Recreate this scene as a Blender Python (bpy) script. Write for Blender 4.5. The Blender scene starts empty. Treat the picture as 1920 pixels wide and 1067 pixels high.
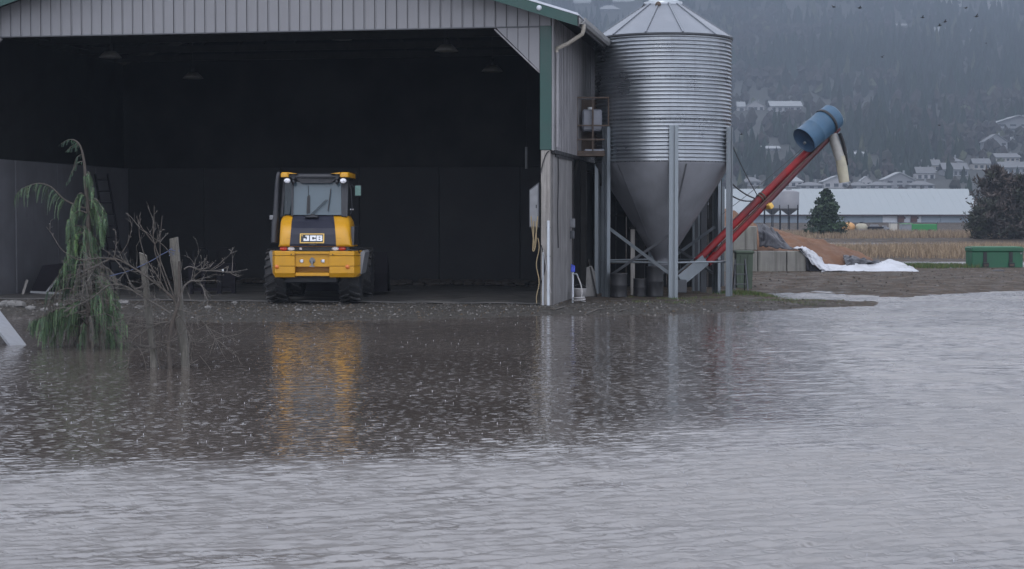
import bpy, math, random
import numpy as np
from mathutils import Vector, Matrix
random.seed(7); rng = np.random.default_rng(7)
sc = bpy.context.scene
COL = sc.collection
R = math.radians

# ---------------------------------------------------------------- camera
F, HC = 3200.0, 1.9                       # focal length in photo pixels (1920 wide), eye height over the flood
PITCH = math.atan((533.5 - 410) / F)      # horizon lies at row 410
cam = bpy.data.cameras.new('camera'); camo = bpy.data.objects.new('camera', cam); COL.objects.link(camo)
cam.sensor_width = 36; cam.lens = 36 * F / 1920; cam.clip_end = 9000; cam.clip_start = .1
camo.location = (0, 0, HC); camo.rotation_euler = (math.pi / 2 - PITCH, 0, 0)
sc.camera = camo

# ---------------------------------------------------------------- sky and sun (overcast, rain)
w = bpy.data.worlds.new('World'); sc.world = w; w.use_nodes = True
nt = w.node_tree; nt.nodes.clear()
out = nt.nodes.new('ShaderNodeOutputWorld'); bg = nt.nodes.new('ShaderNodeBackground')
sky = nt.nodes.new('ShaderNodeTexSky'); sky.sky_type = 'NISHITA'; sky.sun_disc = False
SUN_EL, SUN_AZ = R(55), R(200)            # behind the camera, a little to the left
sky.sun_elevation = SUN_EL; sky.sun_rotation = SUN_AZ; sky.dust_density = 4; sky.air_density = 1.0
hs = nt.nodes.new('ShaderNodeHueSaturation'); hs.inputs['Saturation'].default_value = .35
mx = nt.nodes.new('ShaderNodeMix'); mx.data_type = 'RGBA'; mx.inputs['Factor'].default_value = .86
mx.inputs['B'].default_value = (21.0, 22.2, 25.6, 1)     # the closed cloud deck
nt.links.new(sky.outputs[0], hs.inputs['Color']); nt.links.new(hs.outputs[0], mx.inputs['A'])
nt.links.new(mx.outputs['Result'], bg.inputs['Color']); bg.inputs['Strength'].default_value = .10
nt.links.new(bg.outputs[0], out.inputs['Surface'])
sun = bpy.data.lights.new('sun', 'SUN'); sun.energy = .5; sun.angle = R(25); sun.color = (1, .97, .93)
suno = bpy.data.objects.new('sun', sun); COL.objects.link(suno)
suno.rotation_euler = (math.pi / 2 - SUN_EL, 0, math.pi - SUN_AZ)
sc.view_settings.view_transform = 'Standard'; sc.view_settings.look = 'None'
sc.view_settings.exposure = 0; sc.view_settings.gamma = 1
sc.cycles.use_denoising = True; sc.cycles.max_bounces = 6; sc.cycles.diffuse_bounces = 3
sc.cycles.glossy_bounces = 3; sc.cycles.transmission_bounces = 4; sc.cycles.volume_bounces = 0
sc.cycles.transparent_max_bounces = 8; sc.cycles.sample_clamp_indirect = 6
sc.cycles.use_adaptive_sampling = True; sc.cycles.adaptive_threshold = .015

# ---------------------------------------------------------------- helpers
def at(px, py, Y):
    """world point seen at photo pixel (px, py) at ground distance Y"""
    a = (px - 960) / F; b = (533.5 - py) / F
    dy = math.cos(PITCH) + b * math.sin(PITCH); dz = -math.sin(PITCH) + b * math.cos(PITCH)
    return Vector((Y * a / dy, Y, HC + Y * dz / dy))
def onz(px, py, z):
    b = (533.5 - py) / F
    dy = math.cos(PITCH) + b * math.sin(PITCH); dz = -math.sin(PITCH) + b * math.cos(PITCH)
    return at(px, py, (z - HC) * dy / dz)
def U(a, b): return random.uniform(a, b)

MATS = {}
def M(name, col, rough=.6, metal=0., var=.15, scale=6., streak=0., scol=(.03, .03, .03), bump=0., bscale=40., spec=.5, mott=0., mcol=None, mscale=1.5, coat=0., stretch=None):
    """procedural material: colour with two-scale variation, vertical stains, blotches and fine relief"""
    m = bpy.data.materials.new(name); m.use_nodes = True; t = m.node_tree; n = t.nodes; L = t.links.new
    p = n['Principled BSDF']; p.inputs['Roughness'].default_value = rough; p.inputs['Metallic'].default_value = metal
    p.inputs['Specular IOR Level'].default_value = spec; p.inputs['Coat Weight'].default_value = coat
    g = n.new('ShaderNodeNewGeometry'); pos = g.outputs['Position']
    def noise(sc_, det=4, stretchv=None):
        x = n.new('ShaderNodeTexNoise'); x.inputs['Scale'].default_value = sc_; x.inputs['Detail'].default_value = det
        if stretchv:
            mp = n.new('ShaderNodeMapping'); mp.inputs['Scale'].default_value = stretchv; L(pos, mp.inputs['Vector']); L(mp.outputs[0], x.inputs['Vector'])
        else: L(pos, x.inputs['Vector'])
        return x
    def mixc(fac, a, b, mode='MIX'):
        k = n.new('ShaderNodeMix'); k.data_type = 'RGBA'; k.blend_type = mode
        if isinstance(fac, float): k.inputs['Factor'].default_value = fac
        else: L(fac, k.inputs['Factor'])
        for s, v in (('A', a), ('B', b)):
            if isinstance(v, tuple): k.inputs[s].default_value = (*v[:3], 1)
            else: L(v, k.inputs[s])
        return k.outputs['Result']
    def ramp(src, lo, hi):
        r = n.new('ShaderNodeMapRange'); r.inputs['From Min'].default_value = lo; r.inputs['From Max'].default_value = hi
        L(src, r.inputs['Value']); return r.outputs[0]
    c = tuple(col)
    n1 = noise(scale, 5, stretch)
    cur = mixc(ramp(n1.outputs['Fac'], .3, .7), tuple(max(0, v * (1 - var)) for v in c), tuple(v * (1 + var) for v in c))
    if mott:
        n2 = noise(mscale, 6); f = ramp(n2.outputs['Fac'], .5 - .06, .5 + .22)
        mm = n.new('ShaderNodeMath'); mm.operation = 'MULTIPLY'; mm.inputs[1].default_value = mott; L(f, mm.inputs[0])
        cur = mixc(mm.outputs[0], cur, mcol or scol)
    if streak:
        n3 = noise(1., 4, (11, 11, .5)); f = ramp(n3.outputs['Fac'], .48, .75)
        mm = n.new('ShaderNodeMath'); mm.operation = 'MULTIPLY'; mm.inputs[1].default_value = streak; L(f, mm.inputs[0])
        cur = mixc(mm.outputs[0], cur, scol)
    L(cur, p.inputs['Base Color'])
    if var > .04:
        r = n.new('ShaderNodeMapRange'); r.inputs['To Min'].default_value = max(.02, rough - .12); r.inputs['To Max'].default_value = min(1, rough + .12)
        r.inputs['From Min'].default_value = .3; r.inputs['From Max'].default_value = .7
        L(n1.outputs['Fac'], r.inputs['Value']); L(r.outputs[0], p.inputs['Roughness'])
    if bump:
        n4 = noise(bscale, 6); b = n.new('ShaderNodeBump'); b.inputs['Strength'].default_value = min(1, bump); b.inputs['Distance'].default_value = .02
        L(n4.outputs['Fac'], b.inputs['Height']); L(b.outputs[0], p.inputs['Normal'])
    MATS[name] = m
    return m

class MB:
    """collects boxes, tubes, lathes and sheets; build() links them as one mesh object"""
    def __init__(s): s.v = []; s.f = []; s.sm = []
    def add(s, verts, faces, smooth=False):
        o = len(s.v); s.v += [tuple(v) for v in verts]; s.f += [tuple(i + o for i in f) for f in faces]; s.sm += [smooth] * len(faces); return s
    def box(s, a, b, m=None):
        (x0, y0, z0), (x1, y1, z1) = a, b
        vs = [Vector(q) for q in ((x0, y0, z0), (x1, y0, z0), (x1, y1, z0), (x0, y1, z0), (x0, y0, z1), (x1, y0, z1), (x1, y1, z1), (x0, y1, z1))]
        if m is not None: vs = [m @ q for q in vs]
        return s.add(vs, [(0, 3, 2, 1), (4, 5, 6, 7), (0, 1, 5, 4), (1, 2, 6, 5), (2, 3, 7, 6), (3, 0, 4, 7)])
    def cbox(s, a, b, c=.02, m=None):
        """box with chamfered edges"""
        (x0, y0, z0), (x1, y1, z1) = a, b
        import itertools
        vs = []; idx = {}
        for i, (sx, sy, sz) in enumerate(itertools.product((0, 1), repeat=3)):
            X = (x0, x1)[sx]; Y = (y0, y1)[sy]; Z = (z0, z1)[sz]
            dx = c * (1 - 2 * sx); dy = c * (1 - 2 * sy); dz = c * (1 - 2 * sz)
            idx[(sx, sy, sz)] = len(vs)
            vs += [Vector((X, Y + dy, Z + dz)), Vector((X + dx, Y, Z + dz)), Vector((X + dx, Y + dy, Z))]
        if m is not None: vs = [m @ q for q in vs]
        I = lambda sx, sy, sz, k: idx[(sx, sy, sz)] + k
        fs = []
        for q in (0, 1):
            fs.append([I(q, 0, 0, 0), I(q, 1, 0, 0), I(q, 1, 1, 0), I(q, 0, 1, 0)])
            fs.append([I(0, q, 0, 1), I(1, q, 0, 1), I(1, q, 1, 1), I(0, q, 1, 1)])
            fs.append([I(0, 0, q, 2), I(1, 0, q, 2), I(1, 1, q, 2), I(0, 1, q, 2)])
        for p_ in (0, 1):
            for q in (0, 1):
                fs.append([I(p_, q, 0, 0), I(p_, q, 1, 0), I(p_, q, 1, 1), I(p_, q, 0, 1)])
                fs.append([I(p_, 0, q, 0), I(p_, 1, q, 0), I(p_, 1, q, 2), I(p_, 0, q, 2)])
                fs.append([I(0, p_, q, 1), I(1, p_, q, 1), I(1, p_, q, 2), I(0, p_, q, 2)])
                for k in (0, 1): fs.append([I(p_, q, k, 0), I(p_, q, k, 1), I(p_, q, k, 2)])
        ctr = sum(vs, Vector()) / len(vs); ff = []
        for f in fs:
            a_, b_, c_ = vs[f[0]], vs[f[1]], vs[f[2]]
            if (b_ - a_).cross(c_ - a_).dot(sum((vs[i] for i in f), Vector()) / len(f) - ctr) < 0: f = f[::-1]
            ff.append(tuple(f))
        return s.add(vs, ff)
    def tube(s, pts, r, n=8, caps=True, smooth=True):
        pts = [Vector(p) for p in pts]; rs = r if isinstance(r, (list, tuple)) else [r] * len(pts)
        vs = []; fs = []; up = None
        for i, p in enumerate(pts):
            d = (pts[min(i + 1, len(pts) - 1)] - pts[max(i - 1, 0)])
            d = d.normalized() if d.length > 1e-9 else Vector((0, 0, 1))
            if up is None:
                up = Vector((0, 0, 1)) if abs(d.z) < .9 else Vector((1, 0, 0))
            x = d.cross(up).normalized(); y = d.cross(x).normalized(); up = -y if False else up
            if abs(d.dot(up)) > .97: up = x.cross(d)
            for k in range(n):
                a = 2 * math.pi * k / n
                vs.append(p + (x * math.cos(a) + y * math.sin(a)) * rs[i])
        for i in range(len(pts) - 1):
            for k in range(n):
                a = i * n + k; b = i * n + (k + 1) % n
                fs.append((a, a + n, b + n, b))
        o = len(vs)
        s.add(vs, fs, smooth)
        if caps:
            s.add(vs[:n], [tuple(range(n))]); s.add(vs[-n:], [tuple(reversed(range(n)))])
        return s
    def bar(s, a, b, wx, wy, roll=0):
        """rectangular bar from a to b"""
        a = Vector(a); b = Vector(b); d = (b - a).normalized()
        up = Vector((0, 0, 1)) if abs(d.z) < .95 else Vector((0, 1, 0))
        x = d.cross(up).normalized(); y = x.cross(d).normalized()
        if roll: x, y = x * math.cos(roll) + y * math.sin(roll), y * math.cos(roll) - x * math.sin(roll)
        vs = []
        for p in (a, b):
            for sx, sy in ((-1, -1), (1, -1), (1, 1), (-1, 1)): vs.append(p + x * sx * wx / 2 + y * sy * wy / 2)
        return s.add(vs, [(0, 1, 2, 3), (7, 6, 5, 4), (0, 4, 5, 1), (1, 5, 6, 2), (2, 6, 7, 3), (3, 7, 4, 0)])
    def lathe(s, prof, n=32, a0=0, a1=2 * math.pi, smooth=True, m=None):
        """profile of (radius, z) turned round the z axis"""
        full = abs(a1 - a0 - 2 * math.pi) < 1e-6; k = n if full else n + 1; vs = []; fs = []
        for r, z in prof:
            for i in range(k):
                a = a0 + (a1 - a0) * i / n; q = Vector((r * math.cos(a), r * math.sin(a), z)); vs.append(m @ q if m is not None else q)
        for j in range(len(prof) - 1):
            for i in range(n):
                i2 = (i + 1) % k
                fs.append((j * k + i, j * k + i2, (j + 1) * k + i2, (j + 1) * k + i))
        return s.add(vs, fs, smooth)
    def prism(s, poly, a, b, axis='y', m=None):
        """polygon of (p, q) pushed from a to b along an axis: y -> (p, t, q), x -> (t, p, q), z -> (p, q, t)"""
        mk = {'y': lambda p, q, t: (p, t, q), 'x': lambda p, q, t: (t, p, q), 'z': lambda p, q, t: (p, q, t)}[axis]
        n = len(poly); vs = [Vector(mk(p, q, a)) for p, q in poly] + [Vector(mk(p, q, b)) for p, q in poly]
        if m is not None: vs = [m @ q for q in vs]
        fs = [tuple(range(n)), tuple(reversed(range(n, 2 * n)))] + [(i, i + n, (i + 1) % n + n, (i + 1) % n) for i in range(n)]
        e1 = vs[1] - vs[0]; nn = Vector()
        for i in range(n): nn += (vs[i] - vs[0]).cross(vs[(i + 1) % n] - vs[0])
        if nn.dot(vs[n] - vs[0]) > 0: fs = [tuple(reversed(f)) for f in fs]
        return s.add(vs, fs)
    def ball(s, c, r, n=10, k=6, sq=(1, 1, 1)):
        vs = []; fs = []
        for j in range(k + 1):
            t = math.pi * j / k
            for i in range(n):
                a = 2 * math.pi * i / n; vs.append((c[0] + r * sq[0] * math.sin(t) * math.cos(a), c[1] + r * sq[1] * math.sin(t) * math.sin(a), c[2] + r * sq[2] * math.cos(t)))
        for j in range(k):
            for i in range(n): fs.append((j * n + i, (j + 1) * n + i, (j + 1) * n + (i + 1) % n, j * n + (i + 1) % n))
        return s.add(vs, fs, True)
    def sheet(s, grid, thick=.006, smooth=True):
        """closed thin sheet from rows of points"""
        h = len(grid); w_ = len(grid[0]); g = [[Vector(p) for p in r] for r in grid]; top = []; bot = []
        for i in range(h):
            for j in range(w_):
                du = g[i][min(j + 1, w_ - 1)] - g[i][max(j - 1, 0)]; dv = g[min(i + 1, h - 1)][j] - g[max(i - 1, 0)][j]
                nn = du.cross(dv); nn = nn.normalized() if nn.length > 1e-9 else Vector((0, 0, 1))
                top.append(g[i][j] + nn * thick / 2); bot.append(g[i][j] - nn * thick / 2)
        N = h * w_; fs = []
        for i in range(h - 1):
            for j in range(w_ - 1):
                a = i * w_ + j; fs += [(a, a + 1, a + w_ + 1, a + w_), (N + a, N + a + w_, N + a + w_ + 1, N + a + 1)]
        ring = [j for j in range(w_)] + [i * w_ + w_ - 1 for i in range(1, h)] + [(h - 1) * w_ + j for j in range(w_ - 2, -1, -1)] + [i * w_ for i in range(h - 2, 0, -1)]
        for q in range(len(ring)):
            a = ring[q]; b = ring[(q + 1) % len(ring)]; fs.append((b, a, N + a, N + b))
        return s.add(top + bot, fs, smooth)
    def mesh(s, name, mat):
        me = bpy.data.meshes.new(name); me.from_pydata(s.v, [], s.f)
        me.polygons.foreach_set('use_smooth', s.sm); me.update()
        if mat is not None: me.materials.append(MATS[mat] if isinstance(mat, str) else mat)
        return me
    def build(s, name, mat, parent=None, loc=None, rz=0):
        o = bpy.data.objects.new(name, s.mesh(name, mat)); COL.objects.link(o); o.parent = parent
        if loc is not None: o.location = loc
        if rz: o.rotation_euler.z = rz
        return o
def tag(o, label=None, cat=None, group=None, kind=None):
    if label: o['label'] = label
    if cat: o['category'] = cat
    if group: o['group'] = group
    if kind: o['kind'] = kind
    return o
def thing(name, label, cat, loc=(0, 0, 0), rz=0, group=None):
    o = bpy.data.objects.new(name, None); COL.objects.link(o); o.location = loc; o.rotation_euler.z = rz
    o.empty_display_size = .2
    return tag(o, label, cat, group)
def copy_tree(o, parent=None):
    c = o.copy(); COL.objects.link(c); c.parent = parent
    for ch in [q for q in bpy.data.objects if q.parent == o]: copy_tree(ch, c)
    return c
def inst(name, me, parent, loc=(0, 0, 0), rot=(0, 0, 0), scale=(1, 1, 1)):
    o = bpy.data.objects.new(name, me); COL.objects.link(o); o.parent = parent; o.location = loc; o.rotation_euler = rot; o.scale = scale; return o
def np_mesh(name, verts, faces, mat, cols=None, smooth=False):
    """one mesh from numpy arrays; faces (n, 3) or (n, 4); cols: colour per vertex"""
    me = bpy.data.meshes.new(name); k = faces.shape[1]
    me.vertices.add(len(verts)); me.vertices.foreach_set('co', np.ascontiguousarray(verts, dtype=np.float32).ravel())
    me.loops.add(faces.size); me.loops.foreach_set('vertex_index', np.ascontiguousarray(faces, dtype=np.int32).ravel())
    me.polygons.add(len(faces)); me.polygons.foreach_set('loop_start', np.arange(0, faces.size, k, dtype=np.int32))
    me.polygons.foreach_set('use_smooth', np.full(len(faces), smooth))
    if cols is not None:
        a = me.attributes.new('tint', 'FLOAT_COLOR', 'POINT')
        a.data.foreach_set('color', np.concatenate([cols, np.ones((len(cols), 1))], 1).astype(np.float32).ravel())
    me.update(calc_edges=True); me.validate()
    me.materials.append(MATS[mat] if isinstance(mat, str) else mat)
    o = bpy.data.objects.new(name, me); COL.objects.link(o); return o
def tint_mat(name, rough=.8, spec=.3):
    """the colour of each leaf or stem comes from the attribute 'tint'"""
    m = bpy.data.materials.new(name); m.use_nodes = True; n = m.node_tree.nodes; p = n['Principled BSDF']
    a = n.new('ShaderNodeAttribute'); a.attribute_name = 'tint'
    m.node_tree.links.new(a.outputs['Color'], p.inputs['Base Color']); p.inputs['Roughness'].default_value = rough
    p.inputs['Specular IOR Level'].default_value = spec
    MATS[name] = m; return m
HAZE, HAZE_COL = .00086, (.280, .330, .398, 1)
# ---------------------------------------------------------------- materials
M('siding', (.185, .185, .197), .55, var=.07, scale=1.2, streak=.35, scol=(.17, .165, .17), bump=.05)
M('siding_side', (.23, .225, .235), .6, var=.12, scale=1.5, streak=.75, scol=(.10, .095, .095), bump=.05)
M('green_trim', (.009, .047, .039), .45, var=.15, scale=3, streak=.25, scol=(.015, .05, .045))
M('roof_metal', (.42, .44, .48), .35, metal=.5, var=.15, scale=2)
M('gutter', (.22, .22, .22), .5, var=.25, scale=4, streak=.5, scol=(.04, .04, .04))
M('gutter_dark', (.06, .06, .065), .5, var=.25, scale=4)
M('pipe_tan', (.38, .35, .30), .5, var=.12)
M('dark_interior', (.0022, .0022, .0026), .9, var=.3, scale=1)  # near-black base puts the inner shade into the colour
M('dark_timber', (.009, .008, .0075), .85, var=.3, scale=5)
M('old_wood', (.24, .225, .21), .8, var=.25, scale=3, streak=.7, scol=(.10, .09, .08), bump=.4, bscale=25, stretch=(9, 9, .8))
M('grey_wall', (.16, .155, .155), .8, var=.2, scale=2.5, streak=.7, scol=(.07, .065, .06), bump=.2, bscale=20)
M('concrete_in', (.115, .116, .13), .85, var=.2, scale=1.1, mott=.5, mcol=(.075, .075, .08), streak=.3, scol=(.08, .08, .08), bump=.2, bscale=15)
M('concrete_back_shade', (.013, .013, .015), .9, var=.25, scale=.9, mott=.4, mcol=(.02, .02, .022), bump=.2, bscale=15)  # shaded copy of the push wall concrete, its darkness put into the colour
M('concrete_block', (.19, .184, .168), .85, var=.15, scale=3, streak=.8, scol=(.07, .065, .055), mott=.4, mcol=(.20, .20, .16), bump=.3, bscale=20)
M('apron', (.055, .053, .051), .45, var=.25, scale=1.4, mott=.5, mcol=(.12, .11, .10), bump=.15, bscale=10)
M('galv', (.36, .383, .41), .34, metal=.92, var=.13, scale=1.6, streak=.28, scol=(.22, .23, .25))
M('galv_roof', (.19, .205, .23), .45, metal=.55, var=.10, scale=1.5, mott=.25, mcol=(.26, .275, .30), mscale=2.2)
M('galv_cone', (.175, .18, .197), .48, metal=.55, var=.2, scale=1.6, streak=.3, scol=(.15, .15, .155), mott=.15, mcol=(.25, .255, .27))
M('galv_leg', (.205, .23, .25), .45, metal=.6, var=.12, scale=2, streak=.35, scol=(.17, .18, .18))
M('galv_dark', (.08, .084, .092), .55, metal=.4, var=.2, scale=2)
M('steel_rust', (.09, .065, .05), .75, metal=.2, var=.4, scale=6)
M('black_iron', (.013, .013, .015), .6, var=.3)
M('rubber', (.018, .018, .02), .75, var=.2, scale=8, mott=.5, mcol=(.06, .055, .05), mscale=3)
M('yellow_paint', (.54, .262, .003), .45, var=.08, scale=2.5, streak=.18, scol=(.30, .16, .04), mott=.3, mcol=(.34, .18, .03), mscale=2.5, coat=.05)
M('navy_panel', (.020, .021, .034), .5, var=.12, scale=4, spec=.3)
M('cab_black', (.018, .019, .024), .45, var=.15)
M('fender_grey', (.17, .175, .185), .6, var=.15)
M('cab_glass', (.075, .105, .125), .08, var=.10, scale=.9, spec=.5)
M('side_glass', (.012, .022, .026), .06, var=.1, scale=2)
M('mirror_glass', (.10, .22, .19), .12, var=.35, scale=9)  # green tone paints in what the mirror reflects
M('white_paint', (.72, .73, .75), .5, var=.05)
M('badge_gold', (.70, .44, .10), .4, var=.08)
M('lamp_white', (.65, .66, .70), .2, var=.25, scale=40)
M('lamp_red', (.42, .035, .015), .25, var=.2, scale=25)
M('lamp_orange', (.55, .14, .02), .25, var=.1)
M('auger_red', (.20, .006, .008), .5, var=.2, scale=3, mott=.65, mcol=(.075, .014, .015), mscale=2.2, streak=.3, scol=(.06, .02, .016), spec=.3)
M('auger_red_shade', (.07, .008, .011), .5, var=.3, scale=3)  # darker red paints in the shade on the lower tube
M('drum_blue', (.024, .075, .135), .5, var=.14, scale=2.5, mott=.35, mcol=(.06, .12, .17), mscale=4)
M('drum_end', (.03, .07, .13), .5, var=.12)
M('spout_cream', (.36, .33, .245), .55, var=.16, scale=5, mott=.35, mcol=(.28, .27, .23), mscale=6)
M('spout_grey', (.30, .29, .27), .55, var=.2, scale=5)
M('wire', (.045, .045, .05), .5, metal=.3, var=.1)
M('tarp_white', (.42, .43, .46), .5, var=.08, scale=3, mott=.55, mcol=(.20, .195, .19), mscale=1.6)  # grey blotches paint in dark folds along with dirt
M('tarp_black', (.02, .02, .027), .5, var=.2, scale=4)
M('sawdust', (.135, .068, .037), .95, var=.22, scale=2.2, mott=.5, mcol=(.11, .052, .03), mscale=.9, bump=.8, bscale=14)
M('skip_green', (.010, .086, .040), .5, var=.12, scale=2, streak=.4, scol=(.012, .065, .035))
M('skip_green_lid', (.035, .14, .072), .5, var=.12, scale=3)
M('bin_green', (.07, .095, .066), .75, var=.25, scale=4, streak=.6, scol=(.05, .055, .045))
M('far_roof', (.26, .287, .30), .55, metal=0, var=.05, scale=.25, streak=.1, scol=(.45, .5, .55))
M('far_wall', (.25, .30, .355), .6, var=.08, scale=.5)
M('far_wall_white', (.60, .63, .68), .6, var=.05)
M('far_fan', (.045, .025, .03), .7, var=.2)
M('far_base', (.12, .06, .05), .8, var=.3, scale=1)
M('far_tank', (.22, .22, .235), .55, metal=.2, var=.12, scale=.8, streak=.3, scol=(.2, .2, .2))
M('trailer_green', (.02, .20, .05), .5, var=.1)
M('trailer_green_pale', (.20, .48, .25), .5, var=.1)
M('machine_grey', (.20, .21, .23), .6, var=.25, scale=1.5)
M('machine_dark', (.011, .010, .013), .9, var=.3, scale=1.5, spec=.15)
M('machine_orange', (.50, .27, .10), .6, var=.2, scale=1.5)
M('cream_box', (.50, .47, .42), .6, var=.1)
M('wall_white', (.42, .42, .44), .6, var=.06, scale=.2)
M('wall_cream', (.38, .36, .34), .6, var=.06, scale=.2)
M('wall_grey', (.25, .26, .28), .6, var=.06, scale=.2)
M('shingle', (.15, .155, .165), .7, var=.15, scale=.6)
M('shingle_brown', (.17, .15, .145), .7, var=.15, scale=.6)
M('shingle_pale', (.30, .315, .33), .6, var=.1, scale=.6)
M('pane', (.05, .06, .075), .1, var=.1)
M('bark', (.055, .046, .039), .85, var=.3, scale=14, bump=.3, bscale=60)
M('bark_grey', (.078, .07, .062), .85, var=.35, scale=18, bump=.3, bscale=60)
M('post_wood', (.10, .093, .08), .85, var=.35, scale=4, streak=.7, scol=(.05, .048, .042), bump=.5, bscale=30, stretch=(14, 14, 1.5))
M('rope_blue', (.055, .075, .15), .7, var=.2)
M('rope_yellow', (.27, .21, .12), .7, var=.2)
M('hose_grey', (.34, .33, .33), .6, var=.15)
M('pvc', (.45, .48, .52), .45, var=.1)
M('plank', (.18, .187, .205), .65, var=.15, scale=3, mott=.4, mcol=(.2, .2, .2), stretch=(2, 9, 9))
M('blue_plastic', (.03, .06, .45), .4, var=.1)
M('rubble', (.14, .135, .13), .85, var=.25, scale=5, bump=.3)
M('bird_dark', (.02, .02, .022), .8, var=.1)
M('lamp_dome', (.12, .115, .105), .5, var=.3)
M('jug', (.20, .21, .24), .5, var=.15, scale=6)
M('splash', (.34, .35, .38), .25, var=.02)
M('litter', (.03, .025, .022), .9, var=.4, scale=8)
tint_mat('foliage', .75); tint_mat('far_foliage', .95); tint_mat('grass', .85); tint_mat('stone', .9, .08)

def ground_material():
    m = bpy.data.materials.new('mud'); m.use_nodes = True; t = m.node_tree; n = t.nodes; L = t.links.new; p = n['Principled BSDF']
    g = n.new('ShaderNodeNewGeometry'); pos = g.outputs['Position']
    def noise(s, d=6, vec=None):
        x = n.new('ShaderNodeTexNoise'); x.inputs['Scale'].default_value = s; x.inputs['Detail'].default_value = d; L(vec or pos, x.inputs['Vector']); return x.outputs['Fac']
    def mr(v, a, b, c=0., d=1.):
        r = n.new('ShaderNodeMapRange'); L(v, r.inputs['Value'])
        for k, q in zip(('From Min', 'From Max', 'To Min', 'To Max'), (a, b, c, d)): r.inputs[k].default_value = q
        return r.outputs[0]
    def mix(f, a, b):
        k = n.new('ShaderNodeMix'); k.data_type = 'RGBA'; L(f, k.inputs['Factor'])
        for s, v in (('A', a), ('B', b)):
            if isinstance(v, tuple): k.inputs[s].default_value = (*v, 1)
            else: L(v, k.inputs[s])
        return k.outputs['Result']
    mp = n.new('ShaderNodeMapping'); mp.inputs['Scale'].default_value = (.35, 1.6, 1); L(pos, mp.inputs['Vector'])
    c = mix(mr(noise(1.1, 6, mp.outputs[0]), .35, .65), (.10, .057, .030), (.19, .112, .060))
    c = mix(mr(noise(.5), .45, .68), c, (.11, .072, .044))
    c = mix(mr(noise(14), .5, .75, 0, .7), c, (.035, .030, .026))
    sp = n.new('ShaderNodeSeparateXYZ'); L(pos, sp.inputs[0])
    grv = n.new('ShaderNodeMath'); grv.operation = 'MULTIPLY'
    L(mr(sp.outputs['Y'], 40, 36), grv.inputs[0]); L(mr(sp.outputs['X'], 9, 5.5), grv.inputs[1])
    c = mix(grv.outputs[0], c, mix(mr(noise(9), .35, .65), (.05, .045, .04), (.115, .105, .095)))
    vor = n.new('ShaderNodeTexVoronoi'); vor.inputs['Scale'].default_value = 28; L(pos, vor.inputs['Vector'])
    c2 = mix(mr(vor.outputs['Distance'], .1, .6), c, (.04, .037, .033))
    L(c2, p.inputs['Base Color'])
    L(mr(noise(2.2), .35, .65, .5, .9), p.inputs['Roughness']); p.inputs['Specular IOR Level'].default_value = .08
    b = n.new('ShaderNodeBump'); b.inputs['Strength'].default_value = .7; b.inputs['Distance'].default_value = .03
    L(noise(22), b.inputs['Height']); L(b.outputs[0], p.inputs['Normal'])
    MATS['mud'] = m
ground_material()

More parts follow.
